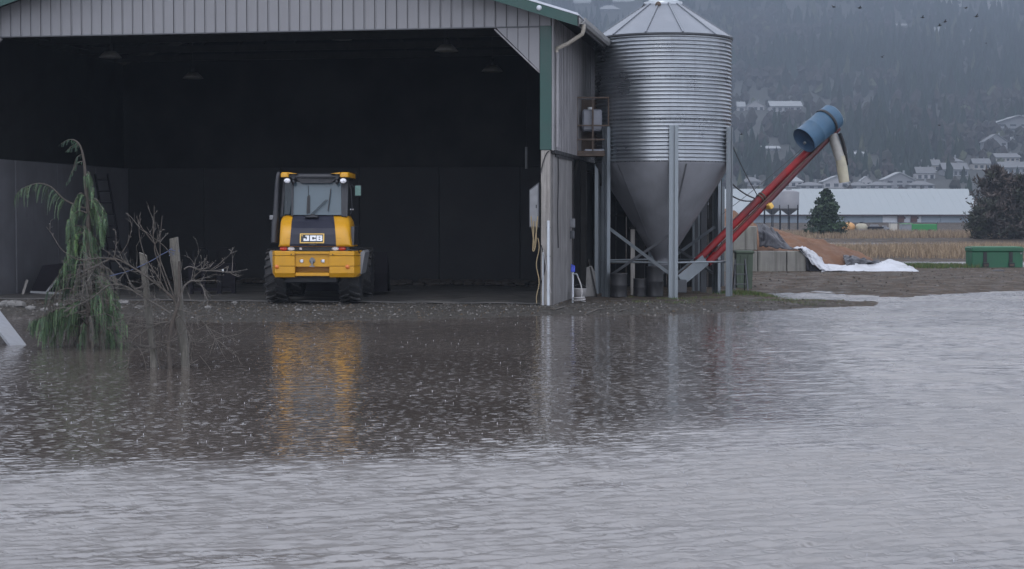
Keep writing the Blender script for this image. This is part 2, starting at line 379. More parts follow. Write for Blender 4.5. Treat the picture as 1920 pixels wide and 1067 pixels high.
def water_material():
    """muddy flood water: slopes of wind ripples and of rain rings are summed and turned into the normal"""
    m = bpy.data.materials.new('flood_water'); m.use_nodes = True; t = m.node_tree; n = t.nodes; L = t.links.new; p = n['Principled BSDF']
    g = n.new('ShaderNodeNewGeometry'); pos = g.outputs['Position']
    def math_(op, a, b=None, c=None):
        k = n.new('ShaderNodeMath'); k.operation = op
        for i, v in enumerate((a, b, c)):
            if v is None: continue
            if isinstance(v, (int, float)): k.inputs[i].default_value = v
            else: L(v, k.inputs[i])
        return k.outputs[0]
    def vm(op, a, b=None, scale=None):
        k = n.new('ShaderNodeVectorMath'); k.operation = op
        for i, v in enumerate((a, b)):
            if v is None: continue
            if isinstance(v, tuple): k.inputs[i].default_value = v
            else: L(v, k.inputs[i])
        if scale is not None:
            if isinstance(scale, (int, float)): k.inputs['Scale'].default_value = scale
            else: L(scale, k.inputs['Scale'])
        return k
    def mapped(sc_, rot=0, loc=(0, 0, 0)):
        k = n.new('ShaderNodeMapping'); k.inputs['Scale'].default_value = sc_; k.inputs['Rotation'].default_value = (0, 0, rot); k.inputs['Location'].default_value = loc
        L(pos, k.inputs['Vector']); return k.outputs[0]
    def mr(v, a, b, c=0., d=1., smooth=True):
        r = n.new('ShaderNodeMapRange'); L(v, r.inputs['Value']); r.interpolation_type = 'SMOOTHSTEP' if smooth else 'LINEAR'
        for k, q in zip(('From Min', 'From Max', 'To Min', 'To Max'), (a, b, c, d)): r.inputs[k].default_value = q
        return r.outputs[0]
    def noise(vec, det=3, rough=.5):
        x = n.new('ShaderNodeTexNoise'); x.inputs['Scale'].default_value = 1; x.inputs['Detail'].default_value = det; x.inputs['Roughness'].default_value = rough; L(vec, x.inputs['Vector']); return x
    sp = n.new('ShaderNodeSeparateXYZ'); L(pos, sp.inputs[0])
    ra = n.new('ShaderNodeAttribute'); ra.attribute_name = 'ruffle'; opn = ra.outputs['Fac']     # wind-ruffled or sheltered, set on the mesh
    patch = mr(noise(mapped((.5, .9, 1), .2), 3).outputs['Fac'], .3, .7, .65, 1.25)
    amp = math_('MULTIPLY', math_('ADD', math_('MULTIPLY', opn, WATER_AMP[1] - WATER_AMP[0]), WATER_AMP[0]), patch)
    # wind ripples: crests lie across the view, so slopes along y are the stronger
    n1 = noise(mapped((3.2, 9.0, 1), .14), 3, .55); n2 = noise(mapped((9.0, 22.0, 1), -.1, (3, 7, 0)), 2, .5)
    s = vm('ADD', vm('SUBTRACT', n1.outputs['Color'], (.5, .5, .5)).outputs[0], vm('SCALE', vm('SUBTRACT', n2.outputs['Color'], (.5, .5, .5)).outputs[0], scale=.8).outputs[0])
    s = vm('SCALE', vm('MULTIPLY', s.outputs[0], (.55, 1.0, 0)).outputs[0], scale=amp)
    tot = s.outputs[0]
    # rain rings
    for scale, kk, gain, off in ((3.6, 90., WATER_RING, 0), (5.6, 125., WATER_RING * .95, 11.3), (8.4, 170., WATER_RING * .9, 4.1)):
        v = n.new('ShaderNodeTexVoronoi'); v.voronoi_dimensions = '2D'; v.inputs['Scale'].default_value = scale
        sh = vm('ADD', pos, (off, off * .7, 0)).outputs[0]; L(sh, v.inputs['Vector'])
        dist = math_('DIVIDE', v.outputs['Distance'], scale)
        sc2 = n.new('ShaderNodeSeparateColor'); L(v.outputs['Color'], sc2.inputs[0])
        r0 = math_('MULTIPLY', math_('ADD', sc2.outputs[0], .06), .34 / scale)
        dd = math_('SUBTRACT', dist, r0)
        env = math_('POWER', 2.718, math_('MULTIPLY', math_('MULTIPLY', dd, dd), -1. / (.115 / scale) ** 2))
        fade = math_('MULTIPLY', math_('SUBTRACT', 1.1, sc2.outputs[0]), mr(sc2.outputs[1], .05, .25))
        sl = math_('MULTIPLY', math_('MULTIPLY', math_('SINE', math_('MULTIPLY', dd, kk)), env), math_('MULTIPLY', fade, gain))
        dirv = vm('NORMALIZE', vm('MULTIPLY', vm('SUBTRACT', sh, v.outputs['Position']).outputs[0], (1, 1, 0)).outputs[0]).outputs[0]
        tot = vm('ADD', tot, vm('SCALE', dirv, scale=sl).outputs[0]).outputs[0]
    nn = vm('NORMALIZE', vm('SUBTRACT', g.outputs['Normal'], tot).outputs[0]).outputs[0]
    L(nn, p.inputs['Normal'])
    mud = noise(mapped((.12, .25, 1)), 4); k = n.new('ShaderNodeMix'); k.data_type = 'RGBA'
    L(mr(mud.outputs['Fac'], .35, .65), k.inputs['Factor']); k.inputs['A'].default_value = (.070, .058, .050, 1); k.inputs['B'].default_value = (.094, .080, .070, 1)
    L(k.outputs['Result'], p.inputs['Base Color'])
    L(mr(math_('MULTIPLY', opn, patch), 0., 1., WATER_ROUGH[0], WATER_ROUGH[1], False), p.inputs['Roughness']); p.inputs['IOR'].default_value = 2.5
    MATS['flood_water'] = m
WATER_AMP = (.05, .16); WATER_RING = .43; WATER_ROUGH = (.08, .37)
water_material()
# ---------------------------------------------------------------- ground, flood, hillside
PHI = math.atan(.1754)                                  # the barn stands a little askew to the view
BO = at(1033, 572, 35.6); BO.z = 0                      # its right front corner
CP, SP = math.cos(PHI), math.sin(PHI)
def bl(x, y, z=0): return Vector((BO.x + x * CP + y * SP, BO.y - x * SP + y * CP, z))
def vnoise(x, y, seed=0):
    """smooth value noise on arrays"""
    xi = np.floor(x).astype(int); yi = np.floor(y).astype(int); fx = x - xi; fy = y - yi
    fx = fx * fx * (3 - 2 * fx); fy = fy * fy * (3 - 2 * fy)
    def h(a, b):
        q = (a * 374761393 + b * 668265263 + seed * 69069) & 0x7fffffff
        q = ((q ^ (q >> 13)) * 1274126177) & 0x7fffffff
        return ((q ^ (q >> 16)) & 0xffff) / 65535.
    return (h(xi, yi) * (1 - fx) + h(xi + 1, yi) * fx) * (1 - fy) + (h(xi, yi + 1) * (1 - fx) + h(xi + 1, yi + 1) * fx) * fy
def fbm(x, y, seed=0, o=4): return sum(vnoise(x * 2 ** i, y * 2 ** i, seed + i) / 2 ** i for i in range(o)) / sum(1 / 2 ** i for i in range(o))
shore_px = [(-900, 592), (0, 592), (250, 595), (400, 603), (640, 603), (900, 596), (1050, 590), (1300, 588), (1420, 584), (1520, 578), (1640, 574), (1655, 566), (1700, 556), (1800, 549), (1920, 546), (2400, 540)]
_s = [onz(px, py, 0) for px, py in shore_px]; SX = np.array([q.x for q in _s]); SY = np.array([q.y for q in _s])
def ground_h(x, y):
    """height of the ground over the flood level"""
    x = np.asarray(x, float); y = np.asarray(y, float)
    d = y - np.interp(x, SX, SY) + (fbm(x * .7, y * .7, 3) - .5) * 1.3
    h = np.where(d < 0, np.maximum(d * .16, -.7), .10 * (1 - np.exp(-np.maximum(d, 0) / .9)))
    # puddled yard right of the silo
    yard = np.clip((x - 5.6) / 1.2, 0, 1) * np.clip((y - 36.3) / .6, 0, 1)
    pud = .065 + (fbm(x * .28 + 9, y * .42, 21, 4) - .5) * .34 - .12 * np.exp(-((x - 7.4) / 2.2) ** 2 - ((y - 41.3) / 3.0) ** 2)
    pud = np.where(y > 52, np.maximum(pud, .015), pud)
    pud = pud + .05 * np.clip((y - 45.5) / 2, 0, 1)
    h = np.where(d > 0, h * (1 - yard) + np.minimum(h, pud) * yard, h)
    # flooded field behind the yard: low banks with water between
    field = np.clip((y - 64) / 3, 0, 1) * np.clip((x - 8) / 3, 0, 1)
    bank = .02 + (fbm(x * .07, y * .22, 33, 3) - .5) * .25
    bank += .18 * np.exp(-((y - 93) / 12.) ** 4) - .16 * np.exp(-((y - 121) / 7.) ** 4) + .16 * np.clip((y - 132) / 10, 0, 1) - .14 * np.exp(-((y - 71) / 4.) ** 4)
    h = h * (1 - field) + bank * field
    h = h + np.clip((y - 240) / 160, 0, 1) * 6.0
    fine = (fbm(x * 3.1, y * 3.1, 5) - .5) * .05 + (fbm(x * 9, y * 9, 8, 2) - .5) * .02
    # level under the barn
    lx = (x - BO.x) * CP - (y - BO.y) * SP; ly = (x - BO.x) * SP + (y - BO.y) * CP
    inb = ((lx < .3) & (lx > -14) & (ly > .3) & (ly < 10)).astype(float)
    return h + fine * (1 - inb * .8) * np.clip(1.2 - y / 140, .1, 1)
def gz(x, y): return float(ground_h(np.array([x]), np.array([y]))[0])
def graded(segs):
    o = [np.arange(a, b, s) for a, b, s in segs]; o.append(np.array([segs[-1][1]])); return np.concatenate(o)
xs = graded([(-900, -60, 40), (-60, -16, 3), (-16, 18, .16), (18, 60, 1.0), (60, 900, 40)])
ys = graded([(-120, 20, 10), (20, 28, 1), (28, 64, .16), (64, 140, .9), (140, 420, 7)])
X, Y = np.meshgrid(xs, ys); Z = ground_h(X, Y); W_ = len(xs); H_ = len(ys)
i = np.arange(W_ * H_).reshape(H_, W_)
faces = np.stack([i[:-1, :-1], i[:-1, 1:], i[1:, 1:], i[1:, :-1]], -1).reshape(-1, 4)
tag(np_mesh('ground', np.stack([X, Y, Z], -1).reshape(-1, 3), faces, 'mud', smooth=True), 'wet muddy gravel yard and flooded field', kind='structure')
def sea_tile(size, res, lmin, lmax, spread, seed, wind=math.pi / 2):
    """random wind ripples on a periodic tile from a directional spectrum; unit slope variance"""
    r = np.random.default_rng(seed); k1 = np.fft.fftfreq(res, size / res) * 2 * np.pi; KX, KY = np.meshgrid(k1, k1); K = np.hypot(KX, KY); K[0, 0] = 1e-6
    lam = 2 * np.pi / K; th = np.arctan2(KY, KX); dth = np.abs(np.angle(np.exp(2j * (th - wind)))) / 2
    A = np.where((lam > lmin) & (lam < lmax), K ** -1.6, 0) * np.exp(-(dth / spread) ** 2); A[0, 0] = 0
    h = np.fft.ifft2(A * (r.normal(size=A.shape) + 1j * r.normal(size=A.shape))).real
    gy, gx = np.gradient(h, size / res); return h / math.sqrt((gx ** 2 + gy ** 2).mean()), size, res
def tile_at(tile, x, y):
    h, size, res = tile; u = (x / size * res) % res; v = (y / size * res) % res; i0 = np.floor(u).astype(int) % res; j0 = np.floor(v).astype(int) % res; fu = u - np.floor(u); fv = v - np.floor(v); i1 = (i0 + 1) % res; j1 = (j0 + 1) % res
    return (h[j0, i0] * (1 - fu) + h[j0, i1] * fu) * (1 - fv) + (h[j1, i0] * (1 - fu) + h[j1, i1] * fu) * fv
T1 = sea_tile(9.7, 600, .09, .26, .6, 5, R(115)); T2 = sea_tile(6.1, 400, .07, .15, .8, 6, R(122)); T3 = sea_tile(11.3, 500, .15, .45, .75, 9, R(103))
def sst(x, a, b): t_ = np.clip((x - a) / (b - a), 0, 1); return t_ * t_ * (3 - 2 * t_)
def openness(x, y):
    """0 in the lee of barn and silo, 1 where the wind ruffles the flood"""
    wob = (fbm(x * .35, y * .5, 17, 3) - .5) * 4.
    near = 1 - sst(y + wob - .35 * x, LEE[0], LEE[1]); right = sst(x - .130 * y + wob * .12, -.3, 2.2) * (1 - .38 * sst(y, 14, 23))
    return np.maximum(near, right)
LEE = (11.8, 16.8); SLOPE = (.020, .225)
xs = graded([(-900, -60, 60), (-60, -11, 4), (-11, 14, .05), (14, 60, 2.), (60, 900, 60)])
ys = graded([(-120, 7, 8), (7, 17, .025), (17, 30, .045), (30, 48, .09), (48, 70, 1.), (70, 330, 10)])
X, Y = np.meshgrid(xs, ys); op = openness(X, Y)
amp = (SLOPE[0] + (SLOPE[1] - SLOPE[0]) * op) * (1 - .12 * sst(Y, 15, 25)) * (.5 + 1.0 * fbm(X * .45, Y * .8, 19, 3)) * sst(-np.abs(X - 1.5), -12.4, -11) * sst(Y, 7, 8) * (1 - sst(Y, 44, 48))
fa = sst(Y, 14, 21); Z = amp * ((tile_at(T1, X, Y) * .7 + tile_at(T2, X, Y) * .7) * (1 - fa) + tile_at(T3, X, Y) * fa)
W_ = len(xs); H_ = len(ys); i = np.arange(W_ * H_).reshape(H_, W_)
faces = np.stack([i[:-1, :-1], i[:-1, 1:], i[1:, 1:], i[1:, :-1]], -1).reshape(-1, 4)
wo = np_mesh('flood_water', np.stack([X, Y, Z], -1).reshape(-1, 3), faces, 'flood_water', smooth=True)
at_ = wo.data.attributes.new('ruffle', 'FLOAT', 'POINT'); at_.data.foreach_set('value', op.astype(np.float32).ravel())
tag(wo, 'rain pocked muddy flood water', kind='structure')

# concrete floor edge in the barn mouth
mb = MB(); g = [[bl(-13.1 + .3 * j, .15 + .55 * k_, .125 + .008 * math.sin(j * 1.3 + k_)) for j in range(44)] for k_ in range(18)]
mb.sheet(g, .03, False); tag(mb.build('barn_floor', 'apron'), 'wet concrete barn floor', kind='structure')

HP = [(330, 1.), (420, 4.5), (500, 10.2), (620, 22), (1000, 64), (1500, 164), (1750, 228), (1860, 258), (1950, 268), (2060, 255)]
def hill_h(x, y):
    h = np.interp(y, [q[0] for q in HP], [q[1] for q in HP])
    return h + (fbm(x / 260., y / 260., 50, 4) - .5) * .12 * np.clip(y - 450, 0, 700)*.35 + x * .004 * np.clip((y - 400) / 400, 0, 1)
xs = np.linspace(-1150, 1150, 110); ys = np.concatenate([np.linspace(330, 700, 40), np.linspace(720, 2060, 50)])
X, Y = np.meshgrid(xs, ys); Z = hill_h(X, Y); W_ = len(xs); H_ = len(ys); i = np.arange(W_ * H_).reshape(H_, W_)
faces = np.stack([i[:-1, :-1], i[:-1, 1:], i[1:, 1:], i[1:, :-1]], -1).reshape(-1, 4)
M('hill_soil', (.024, .026, .023), .9, var=.3, scale=.03)
tag(np_mesh('hillside', np.stack([X, Y, Z], -1).reshape(-1, 3), faces, 'hill_soil', smooth=True), 'wooded hillside', kind='structure')

def hill_d(py, x=0):
    """distance at which the hillside shows at photo row py"""
    for y in np.arange(380, 1900, 5.):
        if 410 - (hill_h(np.array([x]), np.array([y]))[0] - HC) / y * F <= py: return float(y)
    return 1900.
# ---------------------------------------------------------------- barn
W, D, HZ, WZ, HD = 13.4, 9.5, 5.9, 3.30, .06      # width, depth, header, top of concrete, ground
PITCHR = .32
barn = thing('barn', 'open fronted pale metal barn with dark interior and green trim', 'barn', (BO.x, BO.y, 0), -PHI)
def rz_(x): return 6.17 + (W / 2 - abs(x + W / 2)) * PITCHR     # underside of the roof over x
n = 57; sw = W / n
for k in range(n):                                              # gable boards over the door
    x0 = -W + k * sw + .008; x1 = -W + (k + 1) * sw - .008
    top = [(x1, rz_(x1) - .02), (x0, rz_(x0) - .02)]
    if x0 < -W / 2 < x1: top = [(x1, rz_(x1) - .02), (-W / 2, rz_(-W / 2) - .02), (x0, rz_(x0) - .02)]
    y0 = U(-.004, .004)
    mb = MB(); mb.prism([(x0, HZ), (x1, HZ)] + top, -.03 + y0, -.004, 'y')
    mb.prism([(x0 + .004, HZ + .01), (x0 + .022, HZ + .01), (x0 + .022, min(top[-1][1], top[0][1]) - .01), (x0 + .004, min(top[-1][1], top[0][1]) - .01)], -.042 + y0, -.03 + y0, 'y')
    mb.build('gable_board', 'siding', barn)
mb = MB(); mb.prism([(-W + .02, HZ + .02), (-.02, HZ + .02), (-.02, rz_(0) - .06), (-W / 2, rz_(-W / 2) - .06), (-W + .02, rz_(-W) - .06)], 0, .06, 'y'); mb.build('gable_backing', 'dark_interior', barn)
mb = MB(); mb.box((-W + .25, .07, HZ - .02), (-.25, .22, HZ + .3)); mb.build('header_beam', 'dark_timber', barn)
mb = MB(); mb.box((-W, -.05, HZ - .025), (-.23, -.005, HZ - .002)); mb.build('header_trim', 'galv_dark', barn)
for side in (0, 1):                                             # cut corner boards under the header
    mir = (lambda x: x) if side == 0 else (lambda x: -W - x)
    ed = [-.235, -.465, -.695, -.925, -1.155]
    for a, b in zip(ed[:-1], ed[1:]):
        za = HZ - .03 - (1.155 + a) * .98; zb = HZ - .03 - (1.155 + b) * .98
        mb = MB(); mb.prism([(mir(a - .006), HZ - .03), (mir(b + .006), HZ - .03), (mir(b + .006), zb - .002), (mir(a - .006), za)], -.028, -.004, 'y'); mb.build('corner_board', 'siding', barn)
    mb = MB(); mb.bar((mir(-1.19), -.015, HZ - .05), (mir(-.235), -.015, HZ - .06 - .98 * .925), .07, .03); mb.build('corner_edge', 'siding_side', barn)
    mb = MB(); mb.cbox((mir(-.23) if side == 0 else mir(.015), -.045, WZ + .03), (mir(.015) if side == 0 else mir(-.23), .03, HZ - .003), .006); mb.build('green_post_trim', 'green_trim', barn)
    mb = MB(); mb.cbox((min(mir(-.21), mir(-.02)), -.03, .02), (max(mir(-.21), mir(-.02)), .17, WZ + .028), .012); mb.build('corner_post', 'old_wood', barn)
    mb = MB(); mb.box((min(mir(-.20), mir(-.03)), .04, WZ + .03), (max(mir(-.20), mir(-.03)), .17, 6.1)); mb.build('post_core', 'dark_timber', barn)
mb = MB(); mb.box((.016, -.02, WZ + .02), (.05, .12, 6.12)); mb.build('corner_trim', 'siding_side', barn)
nn_ = 40; sd = (D - .12) / nn_
for k in range(nn_):                                            # right side siding
    y0 = .12 + k * sd + .006; y1 = .12 + (k + 1) * sd - .006
    mb = MB(); mb.box((.0, y0, WZ + .04), (.026 + U(-.003, .003), y1, 6.10)); mb.box((.03, y0 + .004, WZ + .05), (.042, y0 + .03, 6.09)); mb.build('side_board', 'siding_side', barn)
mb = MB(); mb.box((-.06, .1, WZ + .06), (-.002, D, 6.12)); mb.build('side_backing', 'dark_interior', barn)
mb = MB(); mb.box((-.05, .12, WZ - .04), (.07, D, WZ + .036)); mb.build('side_sill', 'black_iron', barn)
for k in range(3):                                              # side wall panels beside the post
    mb = MB(); mb.cbox((-.16, .22 + k * .93, 0), (.02 + k * .004, .22 + (k + 1) * .93 - .012, WZ - .045), .012); mb.build('side_wall_panel', 'grey_wall', barn)
# concrete push walls inside
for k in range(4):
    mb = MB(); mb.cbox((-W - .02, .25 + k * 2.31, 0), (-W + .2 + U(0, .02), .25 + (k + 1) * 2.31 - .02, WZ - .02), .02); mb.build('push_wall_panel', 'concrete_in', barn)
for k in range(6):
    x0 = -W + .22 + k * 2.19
    mb = MB(); mb.cbox((x0, D - .2 - U(0, .02), 0), (x0 + 2.184, D + .02, WZ - .02), .02); mb.build('back_wall_panel', 'concrete_back_shade', barn)
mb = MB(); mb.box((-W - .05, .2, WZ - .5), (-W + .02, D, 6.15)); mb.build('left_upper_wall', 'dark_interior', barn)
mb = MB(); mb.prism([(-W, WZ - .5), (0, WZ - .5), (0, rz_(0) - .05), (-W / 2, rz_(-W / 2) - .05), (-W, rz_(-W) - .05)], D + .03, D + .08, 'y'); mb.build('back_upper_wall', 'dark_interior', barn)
mb = MB(); mb.box((-W - .10, .2, 0), (-W - .06, D + .1, WZ + .1)); mb.build('left_light_stop', 'dark_interior', barn)  # unseen sheets added behind both concrete walls to stop light leaks
mb = MB(); mb.box((-W, D + .09, 0), (0, D + .13, WZ + .1)); mb.build('back_light_stop', 'dark_interior', barn)
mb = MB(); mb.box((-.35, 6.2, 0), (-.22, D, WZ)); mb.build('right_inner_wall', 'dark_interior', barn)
for k in range(4):                                              # posts and trusses
    y = 1.6 + k * 2.3
    mb = MB(); mb.box((-.20, y - .09, .05), (-.065, y + .09, 6.1)); mb.build('side_post', 'dark_timber', barn)
    mb = MB(); mb.box((-W + .22, y - .05, 6.12), (-.22, y + .05, 6.28))
    for s_ in (-1, 1):
        mb.bar((-W / 2, y, rz_(-W / 2) - .2), (-W / 2 + s_ * (W / 2 - .3), y, 6.3), .08, .16)
        for j in range(1, 4):
            xx_ = -W / 2 + s_ * j * 1.6; mb.bar((xx_, y, 6.25), (xx_ - s_ * .8, y, rz_(xx_ - s_ * .8) - .25), .07, .07)
    mb.build('truss', 'dark_timber', barn)
for s_ in (-1, 1):
    for j in range(5):
        xx_ = -W / 2 + s_ * (.6 + j * 1.4); mb = MB(); mb.box((xx_ - .04, .1, rz_(xx_) - .13), (xx_ + .04, D, rz_(xx_) - .035)); mb.build('purlin', 'dark_timber', barn)
EV = .63; FO = .55                                              # eave and front overhang
def roofz(x): return 6.19 + (W / 2 - abs(x + W / 2)) * PITCHR
for s_ in (-1, 1):
    xe = -W / 2 + s_ * (W / 2 + EV); xr = -W / 2; ze = roofz(xe)
    mb = MB(); mb.prism([(xe, ze), (xr, roofz(xr)), (xr, roofz(xr) + .05), (xe, ze + .05)], -FO, D + .4, 'y'); mb.build('roof_deck', 'dark_timber', barn)
    mb = MB(); mb.prism([(xe + s_ * .03, ze + .052 - .01), (xr, roofz(xr) + .052), (xr, roofz(xr) + .08), (xe + s_ * .03, ze + .07)], -FO - .05, D + .45, 'y')
    for j in range(24):
        yy_ = -FO + .02 + j * .43; mb.bar((xe, yy_, ze + .085), (xr, yy_, roofz(xr) + .095), .05, .03)
    mb.build('roof_sheet', 'roof_metal', barn)
    mb = MB(); mb.prism([(xe, ze - .17), (xr, roofz(xr) - .17), (xr, roofz(xr) + .05), (xe, ze + .045)], -FO - .045, -FO - .002, 'y'); mb.build('fascia', 'green_trim', barn)
    mb = MB(); mb.box((min(xe, xe + s_ * .03), -FO + .01, ze - .17), (max(xe, xe + s_ * .03), D + .4, ze + .03)); mb.build('eave_board', 'gutter_dark', barn)
    gx = xe + s_ * .035
    prof = [(gx, ze - .01), (gx, ze - .12), (gx + s_ * .07, ze - .13), (gx + s_ * .11, ze - .08), (gx + s_ * .12, ze), (gx + s_ * .105, ze), (gx + s_ * .095, ze - .07), (gx + s_ * .06, ze - .112), (gx + s_ * .015, ze - .105), (gx + s_ * .015, ze - .01)]
    mb = MB(); mb.prism(prof, -FO - .02, D + .3, 'y'); mb.build('gutter', 'gutter', barn)
mb = MB(); mb.prism([(-W / 2 - .2, roofz(-W / 2) + .03), (-W / 2, roofz(-W / 2) + .1), (-W / 2 + .2, roofz(-W / 2) + .03), (-W / 2, roofz(-W / 2) + .13)], -FO - .05, D + .45, 'y'); mb.build('ridge_cap', 'roof_metal', barn)
ze = roofz(EV)
mb = MB(); mb.tube([(EV + .09, -.35, ze - .10), (EV + .09, -.33, ze - .22), (EV + .06, -.28, ze - .30), (.35, .02, ze - .46), (.10, .16, ze - .54), (.09, .17, ze - .62)], .042, 10); mb.build('downspout', 'pipe_tan', barn)
mb = MB(); mb.tube([(.095, .17, ze - .62), (.095, .17, WZ + .1)], .04, 10); mb.build('downspout_leg', 'siding_side', barn)
mx_ = MB(); cx_ = -.16
mx_.lathe([(0, .03), (.03, .03), (.05, .018), (.055, 0)], 14, m=Matrix.Translation((cx_, -FO - .046, rz_(cx_) - .02)) @ Matrix.Rotation(math.pi / 2, 4, 'X')); mx_.build('vent_cap', 'pvc', barn)
mb = MB(); mb.box((.03, .35, WZ - .10), (.055, 3.0, WZ - .05)); mb.build('cable_tray', 'black_iron', barn)

# unlit dome lamps under the roof
def dome_lamp(px, py, yb, where):
    """a bell lamp hanging so that it shows at (px, py)"""
    Yw = yb; p = at(px, py, Yw)
    t = thing('ceiling_lamp', 'unlit metal dome lamp in the dark barn roof, ' + where, 'lamp', p, 0, 'dome lamps under the barn roof')
    mb = MB(); mb.lathe([(.05, .16), (.12, .15), (.2, .08), (.27, 0), (.255, 0), (.19, .07), (.05, .13)], 20); mb.build('shade', 'lamp_dome', t)
    mb = MB(); mb.lathe([(0, .30), (.05, .30), (.06, .17), (.04, .15)], 12); mb.build('socket', 'black_iron', t)
    mb = MB(); top = 8.3 - p.z - .02
    lx = (p.x - BO.x) * CP - (p.y - BO.y) * SP; top = roofz(lx) - .03 - p.z
    mb.tube([(0, 0, .28), (0, 0, top)], .012, 6); mb.build('hanger', 'black_iron', t)
for a in ((207, 108, 40.5, 'the one nearest the left end'), (362, 147, 44.5, 'second from the left and farther back'), (837, 96, 38.5, 'the brighter one near the right corner'), (923, 134, 42.5, 'small one next to the right corner'), (640, 74, 41.5, 'highest one, above the wheel loader')): dome_lamp(*a)

# things on and around the corner post
P = lambda x, y, z: bl(x, y, z)
t = thing('electrical_box', 'grey slanted steel electrical box fixed inside the barn corner post', 'electrical box', P(-.34, -.02, 1.72), -PHI)
mb = MB(); mb.prism([(-.10, 0), (.095, 0), (.095, .93), (-.10, .78)], -.09, .13, 'y'); mb.build('cabinet', 'galv_dark', t)
mb = MB(); mb.prism([(-.085, .02), (.08, .02), (.08, .885), (-.085, .76)], -.102, -.092, 'y'); mb.build('cover', 'fender_grey', t)
mb = MB(); mb.box((.04, -.115, .4), (.06, -.104, .47)); mb.build('latch', 'black_iron', t)
def loops(name, label, pts, r, mat, cat, n=6):
    mb = MB(); mb.tube(pts, r, n); return tag(mb.build(name, mat), label, cat)
def hang(x0, x1, z0, zlow, y=-.1, ph=0, n=14):
    o = []
    for k in range(n + 1):
        f = k / n; o.append(P(x0 + (x1 - x0) * f + .02 * math.sin(f * 7 + ph), y + .02 * math.sin(f * 5 + ph), z0 + (zlow - z0) * math.sin(f * math.pi) ** .7))
    return o
loops('hose', 'long yellow hose looped widest below the electrical box', hang(-.40, -.27, 1.95, 1.28, -.13), .012, 'rope_yellow', 'hose')
loops('hose', 'yellow hose in a narrow loop below the electrical box', hang(-.36, -.30, 1.85, 1.22, -.15, 2), .012, 'rope_yellow', 'hose')
loops('hose', 'yellow hose hanging straight down to the ground beside the post', [P(-.26 + .03 * math.sin(k * .9), -.12, 1.5 - k * .105) for k in range(14)], .011, 'rope_yellow', 'hose')
t = thing('conduit', 'pale plastic conduit running up the foot of the corner post', 'pipe', P(0, 0, 0), -PHI)
mb = MB(); mb.tube([(-.045, -.075, .06), (-.045, -.075, 1.86)], .03, 10); mb.build('pipe', 'pvc', t)
mb = MB(); mb.tube([(-.16, -.055, .08), (-.16, -.055, 1.2)], .014, 8); mb.build('thin_pipe', 'pvc', t)
for z in (.4, 1.1, 1.7):
    mb = MB(); mb.box((-.085, -.06, z), (-.005, -.034, z + .03)); mb.build('clip', 'galv_dark', t)
loops('cable', 'black cable drooping down the front of the weathered post', [P(-.20 + .08 * math.sin(k * .28), -.05, 1.35 - k * .07) for k in range(14)], .012, 'black_iron', 'cable')
loops('cable', 'black cable bending from the green trim into the barn', [P(-.03 - .018 * k, -.055, 3.30 - .0045 * k * k) for k in range(11)], .012, 'black_iron', 'cable')
loops('cable', 'black cable running down the grey side wall', [P(.045, .7 + .05 * math.sin(k * .6), 3.2 - k * .16) for k in range(13)], .014, 'black_iron', 'cable')
loops('cable', 'white wire hanging in a loose loop over the post foot', [P(-.15 + .02 * k - .0006 * k * k, -.09 - .02 * math.sin(k * .4), 1.25 - .9 * math.sin(k / 16 * math.pi * .55)) for k in range(17)], .007, 'hose_grey', 'cable')
t = thing('junction_box', 'small grey junction boxes on the side wall below the siding', 'junction box', P(.03, 2.6, 1.45), -PHI)
mb = MB(); mb.cbox((0, 0, .25), (.1, .16, .45), .01); mb.build('box', 'fender_grey', t)
mb = MB(); mb.cbox((0, .02, 0), (.09, .15, .18), .01); mb.build('lower_box', 'galv_dark', t)
t = thing('water_hydrant', 'slim steel yard hydrant with bright blue handle', 'hydrant', onz(1074, 568, .1))
mb = MB(); mb.tube([(0, 0, -.1), (0, 0, .66)], .022, 10); mb.build('standpipe', 'pvc', t)
mb = MB(); mb.cbox((-.045, -.04, .66), (.045, .05, .80), .012); mb.bar((.03, -.03, .78), (-.04, -.07, .82), .03, .02); mb.build('handle', 'blue_plastic', t)
mb = MB(); mb.tube([(.02, -.03, .62), (.08, -.06, .62), (.1, -.06, .57)], .018, 8); mb.build('nozzle', 'galv_leg', t)
h0 = onz(1074, 568, .1)
loops('hose', 'grey hose dropping from the blue hydrant and coiling at its foot', [h0 + Vector((.1 + .09 * math.sin(k * .22), -.06 - .012 * k, .57 - .047 * k)) for k in range(12)] + [h0 + Vector((.13 + .13 * math.cos(a), -.12 + .13 * math.sin(a), .035 + .008 * a)) for a in np.linspace(0, 12, 34)], .013, 'hose_grey', 'hose')
t = thing('bucket', 'pale round bucket at the foot of the hydrant', 'bucket', onz(1087, 562, .1))
mb = MB(); mb.lathe([(0, .0), (.12, .0), (.15, .24), (.155, .25), (.14, .25), (.115, .03), (0, .02)], 18); mb.build('pail', 'hose_grey', t)
mb = MB(); mb.tube([(.15 * math.cos(a), .05 * math.sin(a), .24 + .10 * math.sin(a)) for a in np.linspace(0, math.pi, 9)], .006, 6); mb.build('handle', 'wire', t)
t = thing('leaning_board', 'pale board leaning in the dark opening behind the hydrant', 'board', onz(1108, 556, .1))
mb = MB(); mb.prism([(-.12, 0), (.12, 0), (.10, .55), (.02, .72), (-.10, .68)], 0, .03, 'y', Matrix.Rotation(-.12, 4, 'X')); mb.build('panel', 'rubble', t)
mb = MB(); mb.bar((.13, -.05, 0), (-.05, .14, .85), .04, .04); mb.build('prop', 'dark_timber', t)

